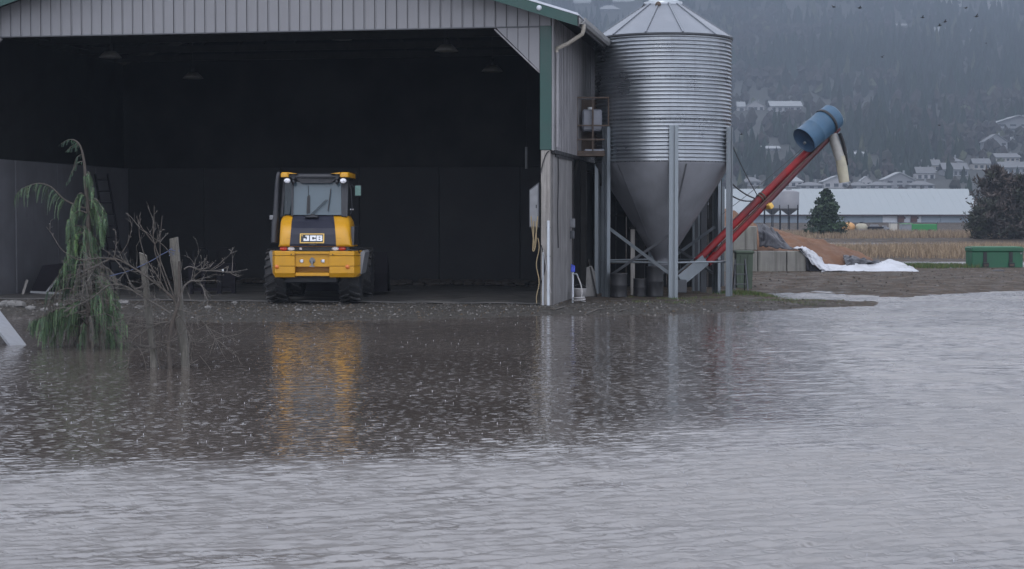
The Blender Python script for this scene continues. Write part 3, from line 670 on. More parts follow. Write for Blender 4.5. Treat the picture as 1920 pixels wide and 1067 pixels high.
# platform cage between barn and silo
t = thing('equipment_cage', 'rusty steel cage on the barn side wall holding a pale plastic container', 'cage', Vector((1.5, 39.4, 3.42)))
for x in (0, .36, .72):
    mb = MB(); mb.box((x - .018, -.02, .003), (x + .018, .02, 1.28)); mb.build('upright', 'steel_rust', t)
for z in (.02, .30, .62, 1.26):
    mb = MB(); mb.box((-.02, -.045, z - .018), (.74, -.021, z + .018)); mb.build('rail', 'steel_rust', t)
mb = MB(); mb.box((-.04, -.05, -.08), (.76, .8, -.002)); mb.build('deck', 'steel_rust', t)
mb = MB(); mb.box((-.02, .70, .0), (.74, .73, 1.26)); mb.build('back_panel', 'steel_rust', t)
for x in (.02, .7):
    mb = MB(); mb.bar((x, .05, -.09), (x - .12, .4, -.75), .06, .06); mb.build('bracket', 'dark_timber', t)
t = thing('plastic_container', 'pale translucent plastic tank inside the steel cage', 'tank', Vector((1.62, 39.47, 3.92)))
mb = MB(); mb.cbox((0, 0, 0), (.46, .4, .50), .04); mb.build('tank_body', 'jug', t)
mb = MB(); mb.lathe([(0, .06), (.07, .06), (.07, 0)], 12, m=Matrix.Translation((.2, .2, .50))); mb.build('lid', 'white_paint', t)
mb = MB(); mb.cbox((.10, -.07, -.62), (.56, .3, -.53), .02, Matrix.Translation((.02, 0, .11))); tag(mb.build('tray', 'jug', None, Vector((1.55, 39.45, 3.92))), 'flat pale tray on the floor of the steel cage', 'tray')

# dark timber lean-to behind the silo
t = thing('lean_to', 'dark timber lean-to shed behind the silo with rough posts', 'shed', Vector((2.0, 43.2, 0)), -PHI)
for k in range(8):
    mb = MB(); mb.box((.3 + k * .36, 2.2, .05), (.3 + (k + 1) * .36 - .01, 2.24, 3.1 - .02 * k)); mb.build('wall_board', 'dark_interior', t)
for x, yy_, hh in ((.35, .0, 3.1), (1.28, .1, 3.0), (1.62, .3, 2.95), (.42, 1.2, 3.2)):
    mb = MB(); mb.cbox((x - .07, yy_, 0), (x + .07, yy_ + .14, hh), .01); mb.build('post', 'dark_timber', t)
mb = MB(); mb.prism([(-.3, 3.1), (2.4, 2.7), (2.4, 2.76), (-.3, 3.16)], -.3, 2.4, 'y'); mb.build('roof', 'dark_timber', t)
for z in (1.95, 1.35):
    mb = MB(); mb.box((.1, -.03, z), (1.7, -.005, z + .05)); mb.build('rail', 'dark_timber', t)
mb = MB(); mb.box((.45, .5, .75), (1.7, 1.6, .8)); mb.build('bench', 'steel_rust', t)
for k, (px, py, hh, rr) in enumerate(((1160, 557, .55, .2), (1200, 556, .42, .16), (1228, 556, .7, .2))):
    q = onz(px, py, .1); t = thing('drum', ('squat black drum behind the left silo leg', 'small black drum under the silo hopper', 'tall black drum beside the auger foot')[k], 'drum', q)
    mb = MB(); mb.lathe([(0, 0), (rr, 0), (rr, .02), (rr * .97, .04), (rr * .97, hh * .5 - .02), (rr * 1.02, hh * .5), (rr * .97, hh * .5 + .02), (rr * .97, hh - .03), (rr, hh), (rr * .9, hh), (rr * .9, hh - .02), (0, hh - .02)], 18); mb.build('shell', 'black_iron', t)
    mb = MB(); mb.lathe([(0, .02), (.03, .02), (.03, 0)], 8, m=Matrix.Translation((rr * .5, 0, hh - .018))); mb.build('bung', 'steel_rust', t)
q = onz(1186, 553, .1); t = thing('timber_post', 'pale wooden post standing under the silo', 'post', q)
mb = MB(); mb.cbox((-.05, -.05, -.05), (.05, .05, 1.55), .01); mb.build('shaft', 'old_wood', t)
mb = MB(); mb.box((-.08, -.08, 1.552), (.08, .08, 1.60)); mb.build('cap_block', 'dark_timber', t)
# ---------------------------------------------------------------- grain silo on legs
def leg_mesh(h):
    """cold formed hat profile, open groove to the outside"""
    w2, dp = .105, .09
    prof = [(-w2, 0), (-w2 + .012, 0), (-w2 + .012, dp - .01), (-.035, dp - .01), (-.035, .03), (.035, .03), (.035, dp - .01), (w2 - .012, dp - .01), (w2 - .012, 0), (w2, 0), (w2, dp), (.025, dp), (.025, .042), (-.025, .042), (-.025, dp), (-w2, dp)]
    mb = MB(); mb.prism(prof, 0, h, 'z'); mb.box((-.14, -.05, -.06), (.14, .12, .012)); return mb
def silo(name, label, c, Rr, z0, z1, zh, zap, leg_top, rot, pitch, tiers, nsheet, detail=True):
    t = thing(name, label, 'silo', c)
    amp = .017
    for ti in range(tiers):
        a = z0 + (z1 - z0) * ti / tiers; b = z0 + (z1 - z0) * (ti + 1) / tiers; ncor = max(1, round((b - a) / pitch))
        off = .003 * (ti % 2)
        prof = [(Rr + off + amp * math.sin(k / 8 * 2 * math.pi - math.pi / 2), a + (b - a) * k / (8 * ncor)) for k in range(8 * ncor + 1)]
        for s_ in range(nsheet):
            a0 = 2 * math.pi * (s_ + (ti % 2) * .5) / nsheet + rot; a1 = a0 + 2 * math.pi / nsheet
            mb = MB(); pr = [(r + (.002 if s_ % 2 else 0), z) for r, z in prof]; mb.lathe(pr, 16, a0, a1 + .012)
            mb.build('wall_sheet', 'galv', t)
            mb = MB()                                     # bolted seam: heads in a column and along the lower rim
            if detail:
                for k in range(0):
                    zz = a + (b - a) * (k + .5) / ncor
                    mb.ball(((Rr + amp + .004) * math.cos(a0 + .006), (Rr + amp + .004) * math.sin(a0 + .006), zz), .011, 5, 3)
                for k in range(14):
                    an = a0 + (a1 - a0) * (k + .5) / 14; mb.ball(((Rr + amp * .2) * math.cos(an), (Rr + amp * .2) * math.sin(an), a + pitch * .3), .014, 5, 3)
                tag(mb.build('bolts', 'galv_dark', t), kind='stuff')
    mb = MB(); mb.lathe([(Rr - .03, z1 - .02), (Rr + .03, z1 - .025), (Rr + .04, z1 + .015), (Rr - .03, z1 + .03)], 64); mb.build('eave_ring', 'galv_dark', t)
    nr = 12; rt = .42; zt = zap - .22; re = Rr + .05; zr = z1 + .022
    for k in range(nr):                                   # roof wedges, each with a raised seam
        a0 = 2 * math.pi * k / nr + rot + .13; a1 = a0 + 2 * math.pi / nr; mb = MB()
        vs = []
        for r, z in ((re, zr), (rt, zt)):
            for q_ in range(5):
                a = a0 + (a1 - a0) * q_ / 4; vs.append((r * math.cos(a), r * math.sin(a), z))
        mb.add(vs, [(q_, q_ + 1, 6 + q_, 5 + q_) for q_ in range(4)], True)
        mb.bar((re * math.cos(a0), re * math.sin(a0), zr + .012), (rt * math.cos(a0), rt * math.sin(a0), zt + .012), .035, .03)
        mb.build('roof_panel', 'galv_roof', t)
        if detail:
            mb = MB()
            for q_ in range(16):
                f = (q_ + .5) / 16; r = re + (rt - re) * f; mb.ball((r * math.cos(a0 + .03 / r), r * math.sin(a0 + .03 / r), zr + (zt - zr) * f + .006), .009, 5, 3)
            tag(mb.build('roof_bolts', 'galv_dark', t), kind='stuff')
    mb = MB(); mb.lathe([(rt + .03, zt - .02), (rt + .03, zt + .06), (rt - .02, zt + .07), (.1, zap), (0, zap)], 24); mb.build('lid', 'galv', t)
    if detail:
        mb = MB(); mb.lathe([(.0, .05), (.05, .05), (.07, .0), (.07, -.05)], 10, m=Matrix.Translation((-.16, -rt - .06, zt - .04)) @ Matrix.Rotation(1.2, 4, 'X')); mb.build('lid_latch', 'steel_rust', t)
        mb = MB(); mb.bar((-.45, -.1, zt + .02), (-.7, -.1, zt - .33), .03, .02); mb.build('lid_handle', 'black_iron', t)
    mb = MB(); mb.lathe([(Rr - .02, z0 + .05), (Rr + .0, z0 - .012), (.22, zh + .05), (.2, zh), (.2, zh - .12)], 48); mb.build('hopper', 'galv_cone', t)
    if detail:
        for k in range(6):
            a = rot + 2 * math.pi * k / 6 + .2; mb = MB(); mb.bar(((Rr + .004) * math.cos(a), (Rr + .004) * math.sin(a), z0 - .03), (.226 * math.cos(a), .226 * math.sin(a), zh + .06), .03, .008); mb.build('hopper_seam', 'galv_cone', t)
    me = leg_mesh(leg_top).mesh('leg', 'galv_leg'); rl = Rr + amp + .006
    for k in range(6):
        a = rot + 2 * math.pi * k / 6; inst('leg', me, t, (rl * math.cos(a), rl * math.sin(a), 0), (0, 0, a - math.pi / 2))
    def lp(k, z, dr=0): a = rot + 2 * math.pi * k / 6; return Vector(((rl + dr) * math.cos(a), (rl + dr) * math.sin(a), z))
    for k in range(6):
        if detail and k in (0, 3):
            mb = MB(); mb.bar(lp(k, 1.62, -.015), lp(k + 1, .52, -.015), .07, .012, math.pi / 2); mb.build('brace', 'galv_leg', t)
            mb = MB(); mb.bar(lp(k, .48, -.03), lp(k + 1, 1.50, -.03), .06, .012, math.pi / 2); mb.build('brace', 'galv_dark', t)
        mb = MB(); mb.tube([lp(k, .82, -.05), lp(k + 1, .82, -.05)], .022, 8); mb.build('ring_rail', 'galv_leg', t)
    mb = MB(); mb.cbox((-.26, -.26, zh - .34), (.26, .26, zh - .125), .03); mb.build('outlet_box', 'galv_dark', t)
    return t
SC = at(1242, 500, 40.3); sr = R(-90 + 3.3)                # one leg a little right of the middle
silo('grain_silo', 'tall corrugated galvanised grain silo with conical roof beside the barn', (SC.x, SC.y, .08), 1.59, 3.10, 6.0, .86, 7.05, 3.93, sr - math.pi / 3 * 1, .0853, 3, 6)
S2 = at(1272, 500, 46.2)
silo('grain_silo', 'smaller silo standing hidden behind the big silo hopper', (S2.x, S2.y, .06), 1.12, 2.14, 4.6, .6, 5.3, 2.7, R(-70), .12, 2, 4, False)

# ---------------------------------------------------------------- red auger with blue drum
A0 = at(1298, 498, 40.25); A1 = at(1566, 232, 42.5); ax = (A1 - A0).normalized(); AL = (A1 - A0).length
t = thing('grain_auger', 'long red grain auger rising right from the silo with a blue drum on top', 'auger', (A0.x, A0.y, 0))
tl = lambda v: Vector(v) - Vector((A0.x, A0.y, 0))
side = Vector((1, 0, 0)) - ax * ax.x; side.normalize(); dn = ax.cross(Vector((0, 1, 0))).normalized(); dn = dn if dn.z < 0 else -dn
def on(f, off=0, fw=0): return tl(A0 + ax * AL * f + dn * off + Vector((0, fw, 0)))
mb = MB(); mb.tube([on(.03), on(.5), on(1.0)], .085, 16); mb.build('upper_tube', 'auger_red', t)
mb = MB(); mb.tube([on(.06, .22, .02), on(.42, .185, .02)], .095, 16); mb.build('lower_tube', 'auger_red', t)
mb = MB(); mb.tube([on(.42, .185, .02), on(.7, .14, .02), on(.995, .12, .02)], .092, 16); mb.build('lower_tube_end', 'auger_red_shade', t)
mb = MB(); mb.tube([on(.07, -.09, -.03), on(.93, -.10, -.03)], .008, 6); mb.build('drive_cable', 'wire', t)
mb = MB(); mb.tube([on(.12, .13, -.1), on(.4, .12, -.1), on(.95, .10, -.09)], .012, 6); mb.build('grease_line', 'steel_rust', t)
for f in (.46, .475):
    mb = MB(); mb.tube([on(f, -.115), on(f, .33)], .018, 8); mb.lathe([(.1, -.02), (.115, -.02), (.115, .02), (.1, .02)], 16, m=Matrix.Translation(on(f)) @ ax.to_track_quat('Z', 'Y').to_matrix().to_4x4()); mb.build('clamp', 'steel_rust', t)
mb = MB(); mb.cbox((-.05, -.12, -.07), (.07, .1, .06), .015, Matrix.Translation(on(.465, .27, -.03)) @ ax.to_track_quat('X', 'Z').to_matrix().to_4x4()); mb.build('bracket', 'badge_gold', t)
# galvanised intake trough
rot_ = ax.to_track_quat('Z', 'Y').to_matrix().to_4x4()
I0 = tl(at(1272, 524, 40.2)); I1 = tl(at(1318, 486, 40.35)); ia = (I1 - I0); iq = ia.to_track_quat('Z', 'Y').to_matrix().to_4x4()
mb = MB(); L_ = ia.length
mb.prism([(-.16, -.15), (.16, -.15), (.16, .12), (.13, .12), (.13, -.12), (-.13, -.12), (-.13, .12), (-.16, .12)], 0, L_, 'z', Matrix.Translation(I0) @ iq); mb.build('intake_trough', 'galv_leg', t)
mb = MB(); mb.lathe([(.0, 0), (.11, 0), (.11, L_ * .9), (0, L_ * .9)], 14, m=Matrix.Translation(I0) @ iq @ Matrix.Translation((0, 0, .05))); mb.build('intake_screw', 'steel_rust', t)
mb = MB(); mb.cbox((-.22, -.2, -.28), (.2, .2, .03), .02, Matrix.Translation(I0 + Vector((-.02, 0, -.03)))); mb.build('intake_boot', 'galv_dark', t)
# drum covering the motor
dc0 = tl(at(1508, 263, 41.7)); dc1 = tl(at(1563, 217, 42.15)); dq = (dc1 - dc0).to_track_quat('Z', 'Y').to_matrix().to_4x4(); dl = (dc1 - dc0).length * 1.0; rr = .325
Md = Matrix.Translation(dc0) @ dq
mb = MB(); mb.lathe([(rr + .012, -.01), (rr + .014, .012), (rr, .02), (rr, dl * .33), (rr + .010, dl * .345), (rr, dl * .36), (rr, dl * .66), (rr + .010, dl * .675), (rr, dl * .69), (rr, dl - .03), (rr - .03, dl + .01), (0, dl + .025)], 40, m=Md); drum = mb.build('motor_drum', 'drum_blue', t)
mb = MB(); mb.lathe([(rr + .002, -.008), (rr - .012, .01), (rr - .014, .03), (0, .032)], 36, m=Md); mb.build('drum_end', 'drum_end', drum)
mb = MB(); mb.lathe([(0, -.015), (.035, -.015), (.04, .03)], 12, m=Md @ Matrix.Translation((.05, -.08, 0))); mb.build('bung', 'galv_leg', drum)
mb = MB()                                                  # black strap across the drum
ac_ = min(np.linspace(0, 6.28, 90), key=lambda a: (Md @ Vector((math.cos(a), math.sin(a), 0)) - Md @ Vector()).dot(Vector((0, 1, -.15)))); a_ = np.linspace(ac_ - 1.5, ac_ + 1.5, 20); mb.sheet([[Md @ Vector(((rr + .015) * math.cos(a), (rr + .015) * math.sin(a), dl * .74 + zz)) for a in a_] for zz in (-.035, .035)], .012); mb.build('strap', 'black_iron', drum)
mb = MB(); mb.tube([on(1.0, -.03), on(1.035, .0), on(1.05, .06), on(1.03, .1)], .02, 8); mb.cbox((-.10, -.10, -.05), (.06, .08, .05), .015, Matrix.Translation(on(1.0, .02, -.1))); mb.build('head_bearing', 'galv_leg', t)
# spout and rubber flap at the head
s0 = tl(at(1560, 252, 42.3)); s1 = tl(at(1576, 300, 42.25)); s2 = tl(at(1583, 342, 42.25))
mb = MB(); mb.tube([s0, s0.lerp(s1, .5), s1], [.115, .125, .13], 16, caps=False); mb.build('spout', 'spout_grey', t)
mb = MB(); mb.tube([s1 + Vector((-.01, 0, .09)), s1 + Vector((.02, 0, -.06)), s2], [.12, .135, .13], 16, caps=False); mb.build('spout_end', 'spout_cream', t)
mb = MB(); f0 = tl(at(1574, 250, 42.3)); f1 = tl(at(1584, 282, 42.3)); f2 = tl(at(1587, 310, 42.3))
mb.sheet([[p + Vector((o, yy_, 0)) for yy_ in (-.12, 0, .12)] for p, o in ((f0, 0), (f0.lerp(f1, .5), .015), (f1, 0), (f2, 0))], .05); mb.build('rubber_flap', 'rubber', t)
# stay cables from the silo leg
silo_leg_r = Vector((SC.x + 1.59 * math.cos(sr + math.pi / 3), SC.y + 1.59 * math.sin(sr + math.pi / 3), 0))
def stay(a, b, r, lab):
    mb = MB(); a = Vector(a); b = Vector(b); mb.tube([a.lerp(b, k / 8) - Vector((0, 0, .05 * math.sin(k / 8 * math.pi))) for k in range(9)], r, 6); tag(mb.build('stay_cable', 'wire'), lab, 'cable', 'stay cables between silo and auger')
O_ = Vector((A0.x, A0.y, 0))
for zz, f, rr_, lab in ((3.68, .46, .012, 'long wire cable from the top of the right silo leg to the auger clamp'), (2.75, .44, .018, 'upper of two short thick wire cables from the right silo leg to the auger'), (2.45, .42, .018, 'lower of two short thick wire cables from the right silo leg to the auger')):
    stay(silo_leg_r + Vector((.08, -.02, zz)), on(f, -.1, -.06) + O_, rr_, lab)
stay(at(1350, 405, 41.4), on(.86, -.13, -.1) + O_, .007, 'thin wire cable running along the top of the red auger')
q = onz(1351, 560, .1)                                    # dark steel post carrying the auger
t = thing('auger_post', 'dark square steel post standing beside the right silo leg', 'post', (q.x, 41.9, .06))
mb = MB(); mb.cbox((-.075, -.075, -.1), (.075, .075, 2.62), .01); mb.build('shaft', 'galv_dark', t)
mb = MB(); mb.box((-.13, -.13, -.1), (.13, .13, .02)); mb.build('base_plate', 'steel_rust', t)
q0 = at(1320, 402, 42.6); q1 = at(1346, 462, 42.6); mb = MB(); mb.bar(q0, q1, .2, .08); tag(mb.build('timber_brace', 'dark_timber'), 'dark slanting timber brace between silo hopper and auger', 'timber')
t = thing('steel_post', 'grey steel post under the silo with the auger crossing it', 'post', (at(1305, 500, 42.4).x, 42.4, .05))
mb = MB(); mb.cbox((-.1, -.06, -.1), (.1, .06, 2.2), .01); mb.build('shaft', 'galv_leg', t)
mb = MB(); mb.box((-.04, -.075, 0), (.04, -.062, 2.1)); mb.build('groove_strip', 'galv_dark', t)
# stepladder and bin by the right leg
q = onz(1388, 548, .08); t = thing('stepladder', 'dark stepladder leaning by the right silo leg', 'ladder', q)
for x in (-.15, .15):
    mb = MB(); mb.bar((x * 1.1, -.22, -.02), (x * .8, .08, .82), .03, .05); mb.build('rail', 'galv_dark', t)
    mb = MB(); mb.bar((x, .35, -.02), (x * .8, .09, .80), .03, .03); mb.build('rear_leg', 'black_iron', t)
for k in range(3):
    f = (k + .8) / 3.4; mb = MB(); mb.box((-.15, -.22 + .3 * f - .05, .82 * f), (.15, -.22 + .3 * f + .05, .82 * f + .025)); mb.build('step', 'galv_dark', t)
q = onz(1394, 540, .05); t = thing('storage_bin', 'weathered mossy green bin behind the stepladder', 'bin', (q.x, q.y, gz(q.x, q.y)))
mb = MB(); mb.prism([(-.20, -.02), (.20, -.02), (.225, .92), (-.225, .92)], -.22, .22, 'y'); mb.build('body', 'bin_green', t)
mb = MB(); mb.cbox((-.25, -.25, .922), (.25, .25, 1.0), .02); mb.build('lid', 'bin_green', t)
for x in (-.1, .1):
    mb = MB(); mb.box((x - .015, -.235, .1), (x + .015, -.222, .88)); mb.build('rib', 'bin_green', t)
# ---------------------------------------------------------------- wheel loader seen from behind
LO = onz(590, 566, .125)
ld = thing('wheel_loader', 'yellow and black wheel loader seen from behind parked in the barn mouth', 'wheel loader', LO)
def q(px, py, y): v = at(px, py, LO.y + y) - LO; return v
def rrect(x0, x1, y0, y1, r, z, n=5):
    o = []
    for cx, cy, a0 in ((x1 - r, y1 - r, 0), (x0 + r, y1 - r, 90), (x0 + r, y0 + r, 180), (x1 - r, y0 + r, 270)):
        for k in range(n): a = R(a0 + 90 * k / (n - 1)); o.append((cx + r * math.cos(a), cy + r * math.sin(a), z))
    return o
def loft(mb, rings, cap=True, smooth=True):
    n = len(rings[0]); vs = [p for r in rings for p in r]; fs = []
    for j in range(len(rings) - 1):
        for k in range(n): fs.append((j * n + k, j * n + (k + 1) % n, (j + 1) * n + (k + 1) % n, (j + 1) * n + k))
    mb.add(vs, fs, smooth)
    if cap: mb.add(rings[-1], [tuple(range(n))]); mb.add(rings[0], [tuple(reversed(range(n)))])
YB = -1.0                                                  # rearmost face behind the axle
def fx(px, y=YB): return q(px, 480, y).x
def fz(py, y=YB): return q(590, py, y).z
# counterweight: two side blocks of three castings, a set-back middle plate, slot and lip
for s_, (xa, xb, xo) in ((-1, (552.5, 515, 507)), (1, (617.5, 664, 673))):
    xi, xm, xo_ = fx(xa), fx(xb), fx(xo)
    for nm, za, zb, ins in (('upper_casting', 479, 471, 0), ('middle_casting', 498.5, 480, .0), ('lower_casting', 520, 499.5, .0)):
        z0, z1 = fz(za), fz(zb)
        plan = [(xi, YB), (xm, YB), (xo_, YB + .30), (xo_, YB + .85), (xi, YB + .85)]
        mb = MB()
        if nm == 'lower_casting':
            low = [(xi, YB + .05), (xm, YB + .05), (xo_ - s_ * .05, YB + .32), (xo_ - s_ * .05, YB + .85), (xi, YB + .85)]
            zm = z0 + .09; loft(mb, [[(*p, z0) for p in low], [(*p, zm) for p in plan], [(*p, z1) for p in plan]], True, False)
        else: loft(mb, [[(*p, z0) for p in plan], [(*p, z1 - .012) for p in plan], [(p[0] + (.012 if p[0] < (xi + xo_) / 2 else -.012), p[1] + (.012 if p[1] < YB + .5 else -.012), z1) for p in plan]], True, False)
        mb.build(nm, 'yellow_paint', ld)
    rx = fx(519 if s_ < 0 else 651.5); rz0 = fz(500.5)
    mb = MB(); mb.lathe([(.0, .022), (.035, .02), (.045, 0)], 16, m=Matrix.Translation((rx, YB - .001, rz0)) @ Matrix.Rotation(math.pi / 2, 4, 'X')); mb.build('reflector', 'lamp_orange', ld)
    mb = MB(); gx = fx(505 if s_ < 0 else 676.5)          # grey side fender
    mb.prism([(gx - s_ * .10, fz(515)), (gx - s_ * .02, fz(515)), (gx + s_ * .055, fz(474)), (gx + s_ * .02, fz(470)), (gx - s_ * .06, fz(476))], YB + .34, YB + 1.5, 'y'); mb.build('fender', 'fender_grey', ld)
    mb = MB(); hx = fx(546 if s_ < 0 else 624); mb.box((hx - .01, YB - .012, fz(478.4)), (hx + .01, YB - .001, fz(476))); mb.build('lifting_eye', 'black_iron', ld)
mb = MB(); mb.box((fx(553), YB + .05, fz(500)), (fx(617), YB + .8, fz(476.5))); mb.build('middle_plate', 'yellow_paint', ld)
mb = MB(); mb.box((fx(553), YB - .004, fz(476)), (fx(617), YB + .8, fz(471.5))); mb.build('middle_ledge', 'yellow_paint', ld)
mb = MB(); mb.box((fx(553), YB + .35, fz(511)), (fx(617), YB + .8, fz(500.5))); mb.build('slot_back', 'yellow_paint', ld)
mb = MB(); mb.cbox((fx(553), YB + .02, fz(518)), (fx(617), YB + .7, fz(511.5)), .01); mb.build('tow_lip', 'yellow_paint', ld)
hx, hz = fx(585), fz(489)
mb = MB(); mb.lathe([(0, .05), (.03, .05), (.035, .02), (.06, .018), (.062, 0)], 16, m=Matrix.Translation((hx, YB + .049, hz)) @ Matrix.Rotation(math.pi / 2, 4, 'X')); mb.bar((hx, YB + .01, hz - .1), (hx, YB + .01, hz + .07), .03, .03); mb.box((hx - .05, YB - .02, hz - .125), (hx + .05, YB + .049, hz - .105)); mb.build('tow_pin', 'fender_grey', ld)
for px in (565.5, 605.5):
    mb = MB(); mb.cbox((fx(px) - .03, YB + .018, fz(492.5)), (fx(px) + .03, YB + .049, fz(486.5)), .008); mb.build('plate_lamp', 'lamp_white', ld)
    mb = MB(); mb.box((fx(px) - .05, YB + .03, fz(491.5)), (fx(px) - .034, YB + .049, fz(487.5))); mb.build('lamp_clip', 'fender_grey', ld)
# lamp strip
mb = MB(); mb.box((fx(526), YB + .13, fz(470.6)), (fx(654), YB + .6, fz(461.5))); mb.build('lamp_recess', 'cab_black', ld)
for s_, (r_, w_) in ((-1, (530.5, 544.5)), (1, (640.5, 627.5))):
    mb = MB(); mb.ball((fx(r_), YB + .13, fz(466.5)), .085, 14, 8, (1, .35, .52)); mb.build('tail_lamp', 'lamp_red', ld)
    mb = MB(); mb.ball((fx(w_), YB + .128, fz(466.5)), .076, 14, 8, (1, .35, .55)); mb.build('reverse_lamp', 'lamp_white', ld)
mb = MB(); mb.box((fx(560.5), YB + .11, fz(468.5)), (fx(565), YB + .129, fz(464.5))); mb.build('plate_sticker', 'lamp_white', ld)
# engine hood
def sec(pl, pr, py, yb, r): z = fz(py, yb); return rrect(q(pl, py, yb).x, q(pr, py, yb).x, yb, .45, r, z)
mb = MB(); loft(mb, [sec(521, 661, 462.5, YB + .10, .06), sec(522, 659.5, 461, YB + .05, .07), sec(523, 658, 458, YB + .04, .08), sec(523.5, 656, 440, YB + .09, .10), sec(524, 655.5, 428, YB + .15, .12), sec(525, 655, 416, YB + .36, .13), sec(527, 653, 409, YB + .52, .13), sec(530, 650, 405.5, YB + .62, .12), sec(536, 644, 404, YB + .68, .10)]); mb.build('hood', 'yellow_paint', ld)
rows = [(461.5, 543.5, 630, YB + .045), (458, 543.5, 630, YB + .034), (440, 545, 629, YB + .082), (428.5, 546, 628, YB + .142), (416, 547, 627, YB + .352), (409, 548.5, 626, YB + .512), (404.5, 549, 625, YB + .622)]
mb = MB(); mb.sheet([[q(l + (r - l) * k / 6, py, y) for k in range(7)] for py, l, r, y in rows], .016, False); navy = mb.build('hood_panel', 'navy_panel', ld)
mb = MB(); pl = [q(585 + dx, 458.4 + 1.6 * math.cos(dx / 9), YB + .018) for dx in (-6, 0, 6)]; mb.box((fx(579), YB + .004, fz(460.2)), (fx(594), YB + .026, fz(456.8))); mb.build('hood_latch', 'cab_black', navy)
# badge with its letters, tilted with the hood
b0 = q(585.3, 447, YB + .05); e_top = q(585.3, 438.2, YB + .065); e_bot = q(585.3, 455.2, YB + .022); tl_ = math.atan2(e_top.y - e_bot.y, e_top.z - e_bot.z)
Mb = Matrix.Translation((b0.x, (e_top.y + e_bot.y) / 2 - .018, b0.z)) @ Matrix.Rotation(math.pi / 2 - tl_, 4, 'X')
bw, bh = .252, .102
mb = MB(); mb.box((-bw, -bh, -.01), (bw, bh, .006), Mb); badge = mb.build('badge', 'badge_gold', ld)
mb = MB(); mb.box((-bw + .022, -bh + .02, .0065), (bw - .022, bh - .02, .0105), Mb); mb.build('badge_field', 'cab_black', badge)
LT = {'J': [(.55, .28, .92, 1), (0, 0, .92, .28), (0, .28, .34, .46), (.30, .80, .55, 1)], 'C': [(0, .27, .36, .73), (0, .73, 1, 1), (0, 0, 1, .27), (.66, .62, 1, .73), (.66, .27, 1, .38)],
      'B': [(0, 0, .36, 1), (.36, .80, .95, 1), (.36, .41, .93, .60), (.36, 0, .97, .21), (.66, .60, .97, .80), (.66, .21, 1.0, .41)]}
for ch, xo in (('J', -.185), ('C', -.052), ('B', .083)):
    mb = MB()
    for x0, z0, x1, z1 in LT[ch]: mb.box((xo + x0 * .122 + .012, -.058 + z0 * .116, .0107), (xo + x1 * .122 + .012, -.058 + z1 * .116, .016), Mb)
    mb.build('badge_letter', 'white_paint', badge)
mb = MB(); mb.lathe([(.006, 0), (.014, 0), (.014, .004), (.006, .004)], 12, m=Mb @ Matrix.Translation((-.205, .055, .011))); mb.build('badge_mark', 'badge_gold', badge)
for px, w_ in ((540, .035), (635.5, .055)):                # small printed stickers on the hood
    mb = MB()
    for k in range(3):
        for j in range(2): mb.box((fx(px) - w_ + j * w_, YB + .062 + .0045 * k, fz(456 - k * 3.6)), (fx(px) - w_ + j * w_ + w_ * .8, YB + .085 + .0045 * k, fz(453.8 - k * 3.6)))
    mb.build('sticker', 'steel_rust', ld)
# cab
YC = -.42                                                  # rear window plane
def cx(px, py=370, y=YC): return q(px, py, y).x
def cz(py, y=YC): return q(590, py, y).z
zb, zt = cz(404), cz(333)
mb = MB(); mb.add([q(548, 403, YC), q(640, 403, YC), q(640, 341, YC + .10), q(549, 341, YC + .10), q(548, 403, YC + .03), q(640, 403, YC + .03), q(640, 341, YC + .13), q(549, 341, YC + .13)], [(0, 1, 2, 3), (7, 6, 5, 4), (0, 4, 5, 1), (1, 5, 6, 2), (2, 6, 7, 3), (3, 7, 4, 0)]); mb.build('rear_window', 'cab_glass', ld)
mb = MB(); mb.sheet([[q(531, 402, YC + .22), q(547, 402, YC + .01)], [q(534, 345, YC + .26), q(547.5, 341, YC + .10)]], .015, False); mb.build('quarter_window', 'side_glass', ld)
for pts, wd, nm in (([q(548, 405, YC - .01), q(549, 338, YC + .09)], .035, 'pillar'), ([q(528.5, 406, YC + .22), q(533.5, 338, YC + .28)], .05, 'pillar'), ([q(646, 406, YC - .0), q(647, 336, YC + .1)], .13, 'pillar'), ([q(531, 406, YC + 1.4), q(535, 336, YC + 1.4)], .06, 'pillar'), ([q(650, 406, YC + 1.4), q(648, 336, YC + 1.4)], .06, 'pillar')):
    mb = MB(); mb.bar(pts[0], pts[1], wd, .06); mb.build(nm, 'cab_black', ld)
mb = MB(); mb.bar(q(537, 400, YC + .15), q(538.5, 345, YC + .22), .02, .015); mb.build('grab_rail', 'fender_grey', ld)
mb = MB(); loft(mb, [rrect(cx(531), cx(652), YC - .05, 1.1, .1, cz(334)), rrect(cx(530), cx(653), YC - .08, 1.1, .12, cz(329)), rrect(cx(540), cx(644), YC + .05, 1.0, .12, cz(325))]); mb.build('roof', 'cab_black', ld)
mb = MB(); mb.prism([(cx(553), cz(334)), (cx(633), cz(334)), (cx(620), cz(343.5)), (cx(566), cz(343.5))], YC - .0, YC + .09, 'y'); mb.build('sun_visor', 'cab_black', ld)
